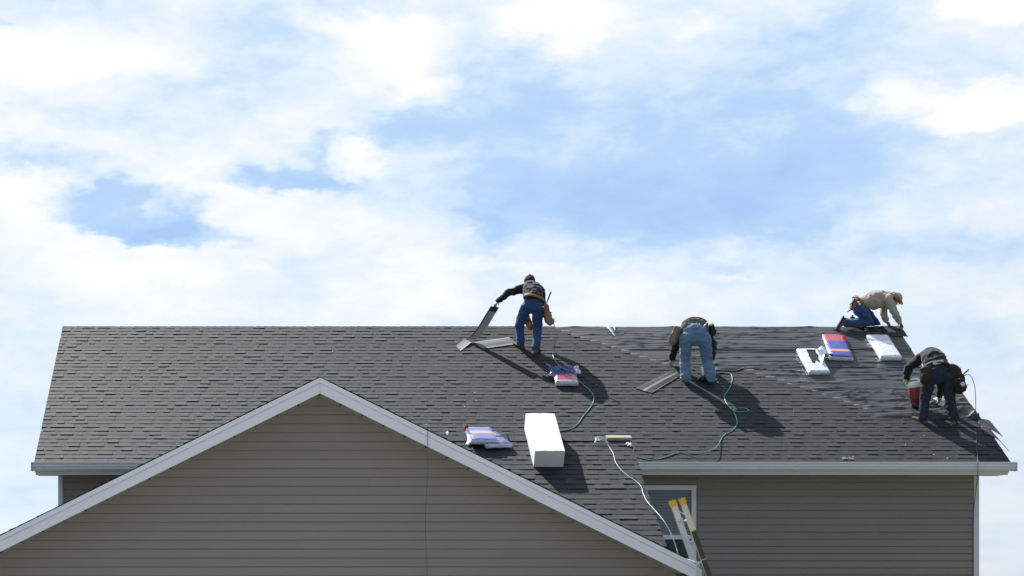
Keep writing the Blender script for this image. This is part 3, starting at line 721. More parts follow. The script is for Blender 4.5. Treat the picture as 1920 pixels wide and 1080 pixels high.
def build_person(label, base, D0, P, sty):
    """P maps joint names to (photo x, photo y, metres beyond D0)"""
    J = lambda k: PX(P[k][0], P[k][1], D0+P[k][2])
    root = person(label, base)
    body = G()
    # body: legs, trunk, arms, neck, head and hands in one surface
    for sd in 'LR':
        body.tube([J('hip'+sd), J('knee'+sd), J('ank'+sd)], [.075,.052,.040], 10)
        body.tube([J('sho'+sd), J('elb'+sd), J('wri'+sd)], [.048,.038,.026], 10)
    body.tube([J('hipC'), J('waist'), J('mid'), J('chest')], [(.13,.09),(.13,.09),(.14,.09),(.15,.09)], 12, side=P.get('side', (1,0,0)))
    body.tube([J('shoL'), J('chest'), J('shoR')], .055, 10)
    body.tube([J('chest'), J('neck'), J('head')], [.06,.052,.05], 10)
    f, u, s = head(body, J('head'), P['face'], P['up'])
    for sd in 'LR': hand(body, J('wri'+sd), J('han'+sd), P.get('palm'+sd, (0,1,0)), P.get('curl'+sd, .6), sty.get('glove', 1.0))
    b = remesh('body', body, .0068, M_skin if not sty.get('glovemat') else M_skin, root, 2)
    eyes(b, J('head'), f, u, s)
    # jeans
    g = G(); tr = sty['leg']
    for sd in 'LR':
        h_, k_, a_ = J('hip'+sd), J('knee'+sd), J('ank'+sd)
        kd = (k_-(h_+a_)/2); kd = kd.normalized()*.02 if kd.length > 1e-4 else V((0,0,0))
        up = (h_-k_).normalized(); lo = (a_-k_).normalized()
        g.tube([h_, h_.lerp(k_,.5), k_, k_.lerp(a_,.45), a_.lerp(k_,.12), a_-lo*.035], [tr[0], (tr[0]+tr[1])*.5, tr[1], tr[2]*.98, tr[2]*1.0, tr[2]*1.02], 14)
    pe = sty.get('pelvis', (.17,.125))
    g.tube([J('hipL').lerp(J('hipR'), .12), J('hipL').lerp(J('hipR'), .88)], tr[0]*1.08, 14)
    g.tube([J('hipC'), J('hipC').lerp(J('waist'), .75)], [pe, (pe[0]*.95, pe[1]*.95)], 16, side=P.get('side', (1,0,0)))
    jeans = remesh('jeans', g, .011, sty['jean'], root, 3, .018, 9, P['hipC'][0])
    # top
    g = G(); tw = sty['torso']
    pts = [J('waist').lerp(J('hipC'), .25), J('waist'), J('mid'), J('chest'), J('chest').lerp(J('neck'), .6)]
    g.tube(pts, [tw[0], tw[0], tw[1], tw[2], (tw[2][0]*.6, tw[2][1]*.7)], 18, side=P.get('side', (1,0,0)))
    g.tube([J('shoL'), J('chest').lerp(J('neck'), .25), J('shoR')], [sty['arm'][0], sty['arm'][0]*1.15, sty['arm'][0]], 14)
    g.tube([J('chest'), J('neck')], [.09, .07], 12)
    for sd in 'LR':
        s_, e_, w_ = J('sho'+sd), J('elb'+sd), J('wri'+sd); ar = sty['arm']
        g.tube([s_, s_.lerp(e_,.5), e_, e_.lerp(w_,.5), w_.lerp(e_,.06)], [ar[0], (ar[0]+ar[1])*.5, ar[1], (ar[1]+ar[2])*.52, ar[2]], 12)
    top = remesh(sty['topname'], g, .011, sty['top'], root, 3, .020, 8, P['chest'][0]+3)
    # boots
    for sd in 'LR':
        g = G(); boot(g, J('ank'+sd), P['toe'+sd], P.get('bup'+sd, (0,-.55,.83)), (J('knee'+sd)-J('ank'+sd)).normalized())
        bo = remesh('boot', g, .010, sty['boot'], root, 2)
        g = G(); sole(g, J('ank'+sd), P['toe'+sd], P.get('bup'+sd, (0,-.55,.83))); part(g, 'sole', [M_sole], bo)
    return root, J, (f, u, s), top
UPR = tuple(UN)

# --- roofer in the hood, holding up a shingle
D1 = 36.0
P1 = dict(hipL=(988,575,.04), hipR=(1008,577,.0), hipC=(998,571,.02), waist=(1000,559,.05), mid=(999,549,.19), chest=(996,540,.36), neck=(994,533,.47), head=(993,529,.56),
  kneeL=(974,607,.13), kneeR=(1008,614,.10), ankL=(977,645,.14), ankR=(1005,655,-.05), shoL=(981,541,.36), shoR=(1014,546,.36), elbL=(953,549,.32), wriL=(933,565,.26), hanL=(927,573.5,.22),
  elbR=(1016,572,.45), wriR=(1008,592,.42), hanR=(1002,603,.40), face=(-.1,.55,-.8), up=(0,.8,.55), toeL=(-.62,.62,.41), toeR=(.3,.8,.53), palmL=(.2,.3,-.9), palmR=(-1,.2,0), curlL=1.1, curlR=.7)
S1 = dict(leg=(.118,.088,.078), jean=M_denim, torso=((.185,.135),(.20,.15),(.20,.15)), arm=(.085,.066,.048), top=M_black, topname='jacket', boot=M_boot, pelvis=(.175,.13))
p1, J1, h1, top1 = build_person('person in black hooded jacket and blue jeans standing by the ridge and lifting a shingle', R(991,661), D1, P1, S1)
g = G(); hc = J1('head'); g.ball(hc+V((0,-.015,.02)), .105, .125, .118, None, 14); g.tube([J1('chest'), J1('neck'), hc], [.11,.10,.09], 12); g.tube([hc+V((0,-.02,.05)), hc+V((.0,-.05,.115))], [.07,.03], 10)
remesh('hood', g, .011, M_black, p1, 3, .014, 16, 2)
bn = (J1('waist')-J1('hipC')).normalized()
b1 = belt('tool_belt', p1, PX(1001,560,D1+.02), V((.28,.25,1)), .195, .145, .055, M_leather)
pouch('tool_pouch', p1, PX(1023,574,D1-.02), (.25,-1,0), (.12,0,-1), (1,.1,0), .18, .32, .10, M_leather)
pouch('tool_pouch', p1, PX(1029,592,D1-.08), (.3,-1,0), (.15,0,-1), (1,0,0), .14, .17, .10, M_suede)
pouch('front_pouch', p1, PX(986,594,D1+.20), (1,.2,0), (.45,0,-1), (0,-1,0), .14, .26, .09, M_orange_l)
hammer('hammer with dark handle hanging in the belt of the hooded roofer', PX(1032.5,548,D1-.10), PX(1022,577,D1-.06), (1,.2,0))

# --- roofer bent double in washed jeans
D2 = 34.87
P2 = dict(hipL=(1287,634,0), hipR=(1320,634,0), hipC=(1303,624,.0), waist=(1303,612,.12), mid=(1303,612,.30), chest=(1303,619,.52), neck=(1303,628,.64), head=(1303,636,.76),
  kneeL=(1284,678,.10), kneeR=(1326.5,676,.12), ankL=(1287,712,.02), ankR=(1334,712,.0), shoL=(1283,623,.54), shoR=(1323,623,.54), elbL=(1266.5,648,.60), wriL=(1260,672,.66), hanL=(1256,682,.68),
  elbR=(1336,645,.48), wriR=(1334,672,.34), hanR=(1326,684,.26), face=(0,.1,-1), up=(0,1,.1), toeL=(-.25,.8,.55), toeR=(.3,.8,.55), palmL=(0,.3,-1), palmR=(-.6,.4,-.5), curlL=.45, curlR=.8)
S2 = dict(leg=(.128,.092,.092), jean=M_denim_l, torso=((.21,.135),(.22,.145),(.2,.14)), arm=(.095,.078,.062), top=M_black, topname='jacket', boot=M_boot_b, pelvis=(.235,.15))
p2, J2, h2, top2 = build_person('person in washed jeans bending right over with a red tool belt, back to us', R(1311,722), D2, P2, S2)
g = G(); g.tube([PX(1303,619,D2+.04), PX(1303,609.5,D2+.10), PX(1303,610,D2+.2)], [(.262,.13),(.25,.135),(.23,.14)], 18, side=(1,0,0)); remesh('shirt_tail', g, .011, M_grey, p2, 3, .014, 16, 6)
belt('tool_belt', p2, PX(1303,609,D2+.17), V((0,1,.22)), .236, .138, .07, M_red, .016)
pouch('tool_pouch', p2, PX(1270,616,D2+.05), (-.45,-.5,.0), (-.34,.0,-1), (-1,-.3,0), .20, .31, .095, M_suede)
pouch('tool_pouch', p2, PX(1334,611,D2+.12), (.2,-1,0), (.05,0,-1), (1,0,0), .15, .19, .09, M_brown)
g = G(); g.add([PX(1310,612,D2-.09),PX(1313.5,611,D2-.09),PX(1312,605.5,D2-.05),PX(1310.5,606,D2-.05),PX(1310,612,D2-.075),PX(1313.5,611,D2-.075),PX(1312,605.5,D2-.035),PX(1310.5,606,D2-.035)], [(0,1,2,3),(7,6,5,4),(0,4,5,1),(1,5,6,2),(2,6,7,3),(3,7,4,0)]); part(g, 'white_tag', [M_card], p2)
g = G(); g.tube([PX(1316,618,D2-.10),PX(1322,609,D2-.06),PX(1327,604,D2+.02)], .012, 8); part(g, 'belt_strap', [M_steel], p2, True)

# --- roofer kneeling on the ridge
D3 = 36.92
P3 = dict(hipL=(1614,580,.12), hipR=(1610,579,-.10), hipC=(1612,576,.0), waist=(1614,568,0), mid=(1637,563,0), chest=(1657,560,0), neck=(1670,555,0), head=(1679.5,561,-.01),
  kneeL=(1644,606,.14), kneeR=(1633,605.5,-.10), ankL=(1600,604,.18), ankR=(1584,605.5,-.08), shoL=(1659,563,.15), shoR=(1665,561,-.17), elbL=(1657,586,.12), wriL=(1661.5,602,.06), hanL=(1667,609,.02),
  elbR=(1677,585,-.20), wriR=(1687,604,-.14), hanR=(1691,612,-.10), face=(.75,-.05,-.65), up=(.65,0,.75), toeL=(-.55,0,-.8), toeR=(-.50,0,-.85), bupL=(1,0,-.5), bupR=(1,0,-.5), palmL=(.3,0,-1), palmR=(.1,.2,-1), side=(0,1,0), curlL=.4, curlR=.4)
S3 = dict(leg=(.120,.095,.078), jean=M_denim, torso=((.16,.12),(.185,.185),(.18,.165)), arm=(.088,.070,.050), top=M_tan, topname='sweatshirt', boot=M_boot, pelvis=(.16,.12))
p3, J3, h3, top3 = build_person('person in tan sweatshirt and sand coloured hat kneeling on the ridge', R(1600,613.5), D3, P3, S3)
f, u, s = h3; hc = J3('head'); g = G()
g.ball(hc+u*.062-f*.008, .098, .112, .078, (s, f, u), 16); g.tube([hc+u*.045-f*.10, hc-u*.03-f*.105, hc-u*.085-f*.075], [(.085,.018),(.085,.016),(.07,.014)], 12, side=s)
remesh('hat', g, .010, M_cap, p3, 3, .006, 18, 1)
bt = (u*math.cos(.22)+f*math.sin(.22)).normalized(); g = G(); g.ball(hc+u*.040+f*.012, .142, .172, .011, (s, (f-bt*f.dot(bt)).normalized(), bt), 20); part(g, 'hat_brim', [M_cap], p3, True)
g = G(); g.ball(hc-f*.045-u*.035, .074, .052, .055, (s, f, u), 12); part(g, 'hair', [M_hair], p3, True)
belt('tool_belt', p3, PX(1613,570,D3), V((.75,0,.62)), .195, .155, .05, M_leather)
pouch('tool_pouch', p3, PX(1604,562,D3-.12), (.6,-.5,.3), (-.35,0,-1), (-.7,-.6,.2), .125, .205, .07, M_leather)
g = G(); g.tube([PX(1610,566,D3-.22),PX(1612.5,572,D3-.22)], [(.03,.012),(.026,.012)], 8, side=(1,0,0)); part(g, 'tape_clip', [M_steel], p3, True)
hammer('hammer with dark grip tucked behind the kneeling roofer at his back', PX(1602,560,D3-.16), PX(1592.5,582,D3-.2), (0,-1,0), .08)

# --- roofer at the rake with the cooler
D4 = 33.55
P4 = dict(hipL=(1744,707,.0), hipR=(1775,707,.0), hipC=(1759,699,.0), waist=(1757,688,.07), mid=(1751,674,.22), chest=(1745,668,.40), neck=(1742,673,.53), head=(1744,681,.66),
  kneeL=(1734,747,.09), kneeR=(1781,749,.08), ankL=(1731,785,.05), ankR=(1789,788,.0), shoL=(1727,671,.42), shoR=(1763,670,.42), elbL=(1703.5,690,.50), wriL=(1699.5,711,.54), hanL=(1702,721,.56),
  elbR=(1764,712,.48), wriR=(1762,743,.54), hanR=(1758,760,.58), face=(-.1,.2,-1), up=(0,1,.2), toeL=(-.62,.64,.43), toeR=(.3,.8,.5), palmL=(1,0,-.2), palmR=(-.6,.3,-.5), curlL=1.0, curlR=.6)
S4 = dict(leg=(.118,.088,.082), jean=M_denim_d, torso=((.20,.15),(.215,.17),(.2,.16)), arm=(.092,.075,.055), top=M_black, topname='jacket', boot=M_boot, pelvis=(.20,.15))
p4, J4, h4, top4 = build_person('person in dark jacket and brown pouches bending over beside the red cooler', R(1757,797), D4, P4, S4)
belt('tool_belt', p4, PX(1757,690,D4+.05), V((.05,.55,.85)), .225, .175, .06, M_brown, .016)
pouch('tool_pouch', p4, PX(1783,689,D4-.02), (.9,-.3,0), (.32,.05,-1), (.5,-1,0), .30, .42, .13, M_brown, .75)
pouch('tool_pouch', p4, PX(1797,715,D4-.02), (.9,-.4,0), (.1,0,-1), (.6,-1,0), .20, .20, .12, M_brown)
pouch('tool_pouch', p4, PX(1737,692,D4-.06), (1,-.1,0), (-.12,.02,-1), (-.2,-1,0), .20, .26, .11, M_brown)
g = G(); g.obox(PX(1759,679,D4-.10), (.095,0,.018), (.002,.012,.0), (-.006,0,.034)); part(g, 'phone_case', [M_steel], p4)
for sd in 'LR':
    w = J4('wri'+sd); e = J4('elb'+sd); d = (w-e).normalized(); g = G(); g.tube([w-d*.02, w+d*.045], .043, 12); part(g, 'glove_cuff', [M_hiviz], p4, True)
hammer('hammer with dark handle sticking out of the pouch at the right rake', PX(1815.5,693.5,D4-.14), PX(1800,707,D4-.06), (0,1,0))
g = G(); c = PX(1804,721,D4-.16); g.ball(c, .075, .04, .075, None, 14); g.ball(c+V((0,-.03,0)), .045, .02, .045, None, 12, 1)
g.obox(c+V((-.01,0,.09)), (.03,0,0), (0,.03,0), (0,0,.02)); single(g, 'tape_measure', [M_blackp, M_steel], 'round black tape measure clipped on the pouch at the right rake', 'tape measure', c, None, True)

# ------------------------------------------------------------------ things on the roof
def sheet(name, pts_fn, nu, nv, th, mats, mif, label, cat, group=None, toned=True):
    """a thin flexible sheet: pts_fn(u,v) -> point, normal"""
    v = []; f = []; mi = []
    for k in (0, 1):
        for j in range(nv+1):
            for i in range(nu+1):
                p, n = pts_fn(i/nu, j/nv); v.append(p+n*(th if k == 0 else 0))
    K = (nu+1)*(nv+1)
    for j in range(nv):
        for i in range(nu):
            q = j*(nu+1)+i; f.append((q,q+1,q+nu+2,q+nu+1)); mi.append(mif((i+.5)/nu,(j+.5)/nv)); f.append((K+q+nu+1,K+q+nu+2,K+q+1,K+q)); mi.append(2 if len(mats) > 2 else 0)
    for i in range(nu):
        for a in (i, nv*(nu+1)+i): f.append((a, K+a, K+a+1, a+1)); mi.append(0)
    for j in range(nv):
        for a in (j*(nu+1), j*(nu+1)+nu): f.append((a, a+nu+1, K+a+nu+1, K+a)); mi.append(0)
    c = sum(v, V((0,0,0)))/len(v)
    me = pydata(name, [p-c for p in v], f, mats, mi, True, [1.0]*len(f)); o = link(name, me, None, c); ORG[o.name] = c
    return tag(o, label, cat, group)
def flat_sheet(corners, lift, bow, mats, mif, label, nu=12, nv=6, name='loose_shingle', cat='shingle', group='loose shingles on the roof', fn=None):
    A, B, C, D = [V(c) for c in corners]                     # top-left, top-right, bottom-right, bottom-left
    def pf(u, v):
        p = (A*(1-u)+B*u)*(1-v)+(D*(1-u)+C*u)*v
        return p+UN*(lift+bow*math.sin(math.pi*u)*math.sin(math.pi*v)+.004*noise.noise(p*7)+(fn(u,v) if fn else 0)), UN
    return sheet(name, pf, nu, nv, .006, mats, mif, label, cat, group)
SHM = [M_sh, M_strip, M_shund]
M_shl = mat('shingle_face_worn', (.022, .0235, .0265), .75, .4, var=.2, vscale=5, fine=.5, fscale=70)
SHL = [M_shl, M_strip, M_shund]
# the shingle being lifted: from the hand it hangs down in a curve and its lower end lies on the roof
hp = J1('hanL')
ctrl = catmull([PX(928,575,D1+.20), PX(917,593,D1+.23), PX(905,613,D1+.28), PX(892,630,D1+.33), R(880,641)+UN*.05, R(869,648)+UN*.03, R(858.5,655)+UN*.018], 4)
wm = R(885,647)-R(869,643.5)
wa, wb = V((.17,.06,-.02)), (R(863.5,659.5)-R(854,650.5))
def curl(u, v):
    i = u*(len(ctrl)-1); a = int(min(i, len(ctrl)-2)); p = ctrl[a].lerp(ctrl[a+1], i-a); d = (ctrl[a+1]-ctrl[a]).normalized()
    w = wa.lerp(wm, u/.75) if u < .75 else wm.lerp(wb, (u-.75)/.25); n = d.cross(w).normalized(); n = n if n.y < 0 else -n
    return p+w*(v-.5), n
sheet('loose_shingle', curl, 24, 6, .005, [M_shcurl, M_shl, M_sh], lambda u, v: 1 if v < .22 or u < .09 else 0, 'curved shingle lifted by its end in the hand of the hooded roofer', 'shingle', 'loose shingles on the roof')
flat_sheet((R(888,644), R(954,634.5), R(970,647), R(905,656)), .022, .02, [M_shund, M_strip, M_sh], lambda u, v: 0, 'flat pale shingle lying face down beside the boots of the hooded roofer')
flat_sheet((R(1262,696), R(1276,706), R(1222,739), R(1191,730)), .020, .012, SHL, lambda u, v: 1 if .42 < u < .58 else 0, 'loose shingle with a pale stripe lying askew left of the bent roofer')
flat_sheet((R(1342,690), R(1399,690), R(1381,697), R(1340,696)), .02, .02, SHM, lambda u, v: 0, 'shingle just laid at the right heel of the bent roofer')
flat_sheet((R(1650,613.8), R(1688,613.8), R(1702,634), R(1658,632)), .03, .02, SHM, lambda u, v: 0, 'dark shingle at the end of the ridge under the hands of the kneeling roofer')
# loose shingle ends sticking out past the right rake
def tongue(x0, y0, x1, y1, x2, y2, hgt, label, drop=.0):
    A = R(x0, y0); 
    def fn(u, v): return -drop*max(0, u-.45)**2
    flat_sheet((R(x0,y0), R(x1,y1), R(x2,y2), R(x0+2,y0+hgt)), .022, .0, SHL, lambda u, v: 0, label, 12, 4, fn=fn)
tongue(1832, 787.5, 1856, 788.5, 1881, 819, 9, 'upper loose shingle poking out past the right rake below the dark jacketed roofer', .10)
tongue(1838, 799, 1862, 805, 1893, 840, 8, 'long drooping shingle end below another past the right rake edge', .30)
tongue(1842, 806, 1862, 811, 1874, 826, 8, 'short shingle end lowest of those poking past the right rake', .10)

# --- bundles
def bundle(label, c, ux, uy, un, w, l, h, bands, side_m, torn=None, group='wrapped bundles of shingles', seed=0, bulge=.012):
    """bundle in film: ux across, uy down its length, c the middle of its base; bands = [(end fraction, material)]"""
    c = V(c); root = thing('shingle_bundle', label, 'shingle bundle', c, group)
    nu, nv, nh = (26, 52, 3) if torn else (10, 24, 3)
    mats = []; 
    for _, m in bands:
        if m not in mats: mats.append(m)
    if side_m not in mats: mats.append(side_m)
    g = G(); hid = mats.index(side_m)
    def top(u, v):
        e = min(u, 1-u, v*2, (1-v)*2); r = 1-max(0, .07-e)**2/.07**2*.22
        p = c+ux*(w*(u-.5))+uy*(l*(v-.5))+un*(h*r+bulge*math.sin(math.pi*u)*math.sin(math.pi*v))
        return p+un*(.006*noise.noise(V((u*6+seed, v*9, seed))))
    b = 0; vs = [top(i/nu, j/nv) for j in range(nv+1) for i in range(nu+1)]
    for j in range(nv):
        m = next(mats.index(mm) for e, mm in bands if (j+.5)/nv <= e)
        for i in range(nu):
            q = j*(nu+1)+i
            if torn and torn((i+.5)/nu, (j+.5)/nv): continue
            g.mi.append(m); g.f.append((q, q+1, q+nu+2, q+nu+1))
    g.v += vs
    ring = [j*(nu+1)+0 for j in range(nv+1)]+[nv*(nu+1)+i for i in range(1, nu+1)]+[j*(nu+1)+nu for j in range(nv-1, -1, -1)]+[i for i in range(nu-1, 0, -1)]
    N = len(ring); prev = ring
    for k in range(1, nh+1):
        t = k/nh; nb = len(g.v)
        for a in ring:
            p = vs[a]; d = p-c; hz = d.dot(un); o = ux*(d.dot(ux)/w)*.02+uy*(d.dot(uy)/l)*.02
            g.v.append(p-un*(hz*t)+o*math.sin(math.pi*t)+V((noise.noise(p*11+V((k,0,0))),0,noise.noise(p*9+V((0,k,0)))))*.004)
        for q in range(N):
            g.f.append((prev[q], nb+q if False else (prev[q]), nb+q, nb+(q+1) % N, prev[(q+1) % N])[1:]); g.mi.append(hid)
        prev = [nb+q for q in range(N)]
    part(g, 'film_wrap', mats, root, True).data.set_sharp_from_angle(angle=.7)
    g = G()
    for k in range(3):
        z = h*(.1+.27*k); g.obox(c+un*(z+h*.12), ux*(w*.47), uy*(l*.485), un*(h*.115))
    part(g, 'shingle_stack', [M_sh], root)
    return root
def along(px0, py0, px1, py1, plane): 
    a, b = plane(px0, py0), plane(px1, py1); return a, b
ROT = lambda a: (UX*math.cos(a)-UU*math.sin(a)*-1, None)
def onroof(px, py, ang, plane=R, lift=.02):
    """frame on the slope turned by ang (radians, anticlockwise seen from above)"""
    ux = (UX*math.cos(ang)+UU*math.sin(ang)).normalized(); uy = (UX*math.sin(ang)-UU*math.cos(ang)).normalized()
    return plane(px, py)+UN*lift, ux, uy
FW = .025
c, ux, uy = onroof(1523.5, 683, 0.0)
torn = lambda u, v: .36 < u+.12*(v-.4) < .80-.35*max(0,v-.45)+.03*math.sin(v*23) and .08 < v < .66+.06*math.sin(u*19)
b_torn = bundle('torn open white bundle showing dark shingles, left of the red and blue one', c, ux, uy, UN, .40, .98, .09, [(1, M_pw)], M_pw, torn, seed=1)
g = G()                                                     # loose film flap beside the tear
A = R(1534,661)+UN*.12; B = R(1543,660)+UN*.16; vs = []; nn = 14
for i in range(nn+1):
    t = i/nn; base = R(1534+ (8)*t, 663+31*t)+UN*.10; wv = .10+.10*math.sin(math.pi*t)*(1-t)+.03*noise.noise(V((t*9,1,1)))
    for k in range(5):
        q = k/4; vs.append(base+UX*(wv*q*(1.6 if t < .4 else .55)-.03)+UN*(.05*math.sin(q*4+t*7)+.05*(1-t)*q)-UU*(.02*math.sin(q*9+t*11)))
g.add(vs, [(i*5+k, i*5+k+1, i*5+k+6, i*5+k+5) for i in range(nn) for k in range(4)]); part(g, 'torn_film', [M_pw], b_torn, True)
c, ux, uy = onroof(1569.5, 656.5, math.radians(-5.5))
bundle('red and blue wrapped bundle with an orange stripe, between the two white ones', c, ux, uy, UN, .425, 1.0, .10, [(.33, M_pr), (.72, M_pb), (.795, M_po), (1, M_pb)], M_pw, seed=2)
c, ux, uy = onroof(1656.5, 657, 0)
bundle('closed white wrapped bundle nearest the kneeling roofer', c, ux, uy, UN, .41, .99, .10, [(1, M_pw)], M_pw, seed=3)
c, ux, uy = onroof(1058.5, 711, 0)
b4 = bundle('red and white bundle under crumpled blue film below the hooded roofer', c, ux, uy, UN, .42, .62, .10, [(.92, M_pr), (1, M_pw)], M_pw, seed=4)
def crumple(name, parent, c, ux, uy, w, l, h, m, seed, nu=16, nv=12):
    vs = []; g = G()
    for j in range(nv+1):
        for i in range(nu+1):
            u, v = i/nu-.5, j/nv-.5; rr = max(0, 1-(abs(u)*2)**3)*max(0, 1-(abs(v)*2)**3)
            p = V((u*5+seed, v*5, seed)); n1 = noise.noise(p); n2 = noise.noise(p*2.3); n3 = abs(noise.noise(p*1.4+V((7,0,0))))
            k = 1+.35*noise.noise(V((math.atan2(v,u)*1.3, seed, 2)))
            vs.append(V(c)+ux*(w*u*k)+uy*(l*v*k)+UN*(h*rr*(.35+1.3*n3+.5*n2)+.012)+ux*(.04*n2)+uy*(.04*n1))
    g.add(vs, [(j*(nu+1)+i, j*(nu+1)+i+1, (j+1)*(nu+1)+i+1, (j+1)*(nu+1)+i) for j in range(nv) for i in range(nu)])
    if parent is None: return g
    return part(g, name, [m], parent, True)
crumple('blue_film', b4, R(1055,706)+UN*.10, UX, -UU, .50, .36, .075, M_pbd, 3.1, 26, 20)
crumple('white_film', b4, R(1080,703)+UN*.09, UX, -UU, .12, .24, .10, M_pw, 5.7, 8, 8)
# two bundles on the lower ridge
ta = math.radians(17.5); un2 = V((0,-math.sin(ta),math.cos(ta))); uy2 = V((0,-math.cos(ta),-math.sin(ta)))
c0 = PX(908, 833, LD-.34)-uy2*.43
b5 = bundle('faded blue bundle with an orange stripe lying uppermost on the lower ridge', c0, UX, uy2, un2, .405, .86, .085, [(.42, M_pb2), (.60, M_po), (1, M_pb2)], M_pw, seed=5)
ux3 = (UX*math.cos(.16)+V((0,math.cos(ta),math.sin(ta)))*math.sin(.16)); uy3 = ux3.cross(un2)*1; uy3 = uy3 if uy3.y < 0 else -uy3
c1 = PX(928, 839, LD-.36)-uy2*.40-un2*.008
bundle('blue and orange bundle skewed underneath the faded blue one', c1, ux3, uy3, un2, .40, .80, .08, [(.40, M_pb2), (.60, M_po), (1, M_pb2)], M_pw, seed=6)

# --- long white carton
bw, bl_, bh = .445, 1.17, .27
c, ux, uy = onroof(1028, 845, 0, L, .015)
c = L(1028, 877.5)+UN*.02+UU*(bl_/2)
box = thing('carton', 'long white cardboard carton lying on the lower roof slope', 'carton', c)
def bp(a, b, n): return c+UX*(bw*a)+(-UU)*(bl_*b)+UN*n
nx = 6; vs = []; g = G()
for j in range(9):
    for i in range(nx+1):
        u, v = i/nx-.5, j/8-.5; z = bh+.012*math.cos(u*math.pi)*1.0-(.010 if i == 3 else 0)
        vs.append(bp(u, v, z))
g.add(vs, [(j*7+i, j*7+i+1, (j+1)*7+i+1, (j+1)*7+i) for j in range(8) for i in range(6)]); part(g, 'lid_panel', [M_card], box)
g = G(); g.add([bp(-.5,.5,0), bp(.5,.5,0)]+[vs[8*7+6-i] for i in range(7)], [tuple(range(9))]); part(g, 'front_flap', [M_card], box)
g = G(); g.add([bp(-.5,-.5,0), bp(.5,-.5,0)]+[vs[6-i] for i in range(7)], [tuple(range(8,-1,-1))]); part(g, 'back_flap', [M_card], box)
g = G()
for sx in (-1, 1):
    n = 8; o_ = [bp(.5*sx+.012*sx*math.sin(math.pi*k/n), k/n-.5, bh*.5) for k in range(n+1)]; lo = [bp(.5*sx, k/n-.5, 0) for k in range(n+1)]; hi = [bp(.5*sx, k/n-.5, bh) for k in range(n+1)]
    g.add(lo+o_+hi, [(r*(n+1)+k, r*(n+1)+k+1, (r+1)*(n+1)+k+1, (r+1)*(n+1)+k) for r in (0,1) for k in range(n)])
part(g, 'side_panel', [M_card], box)
g = G(); g.add([bp(-.5,-.5,0),bp(.5,-.5,0),bp(.5,.5,0),bp(-.5,.5,0)], [(3,2,1,0)]); part(g, 'base_panel', [M_card], box)

# --- block of lumber, film and scraps on the lower ridge
cA = PX(1160, 823, LD-.04); g = G()
ang = math.radians(20); ay = V((0,-math.cos(ang),-math.sin(ang))); az = V((0,-math.sin(ang),math.cos(ang)))
g.obox(cA, UX*.192, ay*.075, az*.04)
bm = bmesh.new(); me0 = pydata('t', [v-cA for v in g.v], g.f, M_wood); bm.from_mesh(me0); bmesh.ops.bevel(bm, geom=bm.edges[:], offset=.006, segments=2, affect='EDGES'); bm.to_mesh(me0); bm.free(); me0.name = 'lumber_block'
tag(link('lumber_block', me0, None, cA), 'short block of weathered lumber nailed at the right end of the lower ridge', 'wood block')
def scrap(name, c, ux, uy, w, l, h, m, label, cat, seed, nu=10, nv=8):
    g = crumple(name, None, c, ux, uy, w, l, h, m, seed, nu, nv); return single(g, name, [m], label, cat, c, None, True)
scrap('plastic_film', L(1125, 829)+UN*.03, UX, -UU, .19, .18, .05, M_clear, 'crumpled clear film at the left end of the lumber block', 'plastic film', 2.2)
scrap('paper_scrap', L(1179, 836)+UN*.012, UX, -UU, .07, .12, .02, M_pw, 'small white scrap just below the lumber block', 'scrap', 4.4, 6, 6)
scrap('paper_scrap', L(839, 815)+UN*.012, UX, -UU, .022, .13, .02, M_card, 'thin white sliver on the lower roof at the white rake board', 'scrap', 1.4, 4, 6)
pts = catmull([L(872,813)+UN*.05, L(876,814)+UN*.10, L(877,820)+UN*.06, L(880,828)+UN*.05, L(876,837)+UN*.03], 5)
g = G(); g.tube(pts, [(.028,.005)]*len(pts), 8, side=(1,0,.2)); single(g, 'wrapper_strip', [M_pw], 'twisted white wrapper strip left of the faded blue bundle', 'wrapper', pts[8], None, True)
scrap('wrapper_scrap', L(874,812)+UN*.05, UX, -UU, .06, .12, .08, M_pr, 'small red and white wrapper end beside the faded blue bundle', 'wrapper', 8.4, 6, 6)
# flagging tape fluttering at the ridge
pts = catmull([R(1138,615)+UN*.05, R(1143,621)+UN*.05, R(1149,628)+UN*.035, R(1153,632)+UN*.02], 5)
g = G(); g.tube(pts, [(.030,.006)]*len(pts), 8, side=UU); single(g, 'film_strip', [M_pw], 'white strip of film lying slanted on the felt just below the ridge', 'film strip', pts[5], None, True)
pts = catmull([R(1153,613.5)+UN*.03, R(1152,617)+UN*.04, R(1153,621)+UN*.02], 5)
g = G(); g.tube(pts, [(.016,.005)]*len(pts), 8, side=UX); single(g, 'film_strip', [M_pw], 'short upright bit of white film at the ridge right of the slanted strip', 'film strip', pts[3], None, True)
scrap('blue_wrapper', R(1766,758)+UN*.05, UX, -UU, .26, .30, .12, M_pw, 'crumpled white wrapper on the felt between the legs of the dark jacketed roofer', 'wrapper', 6.6)
scrap('shingle_scrap', R(1590,862)+UN*.012, UX, -UU, .22, .06, .010, M_shund, 'pale flat scrap lying by the gutter below the felt', 'scrap', 9.1, 6, 4)

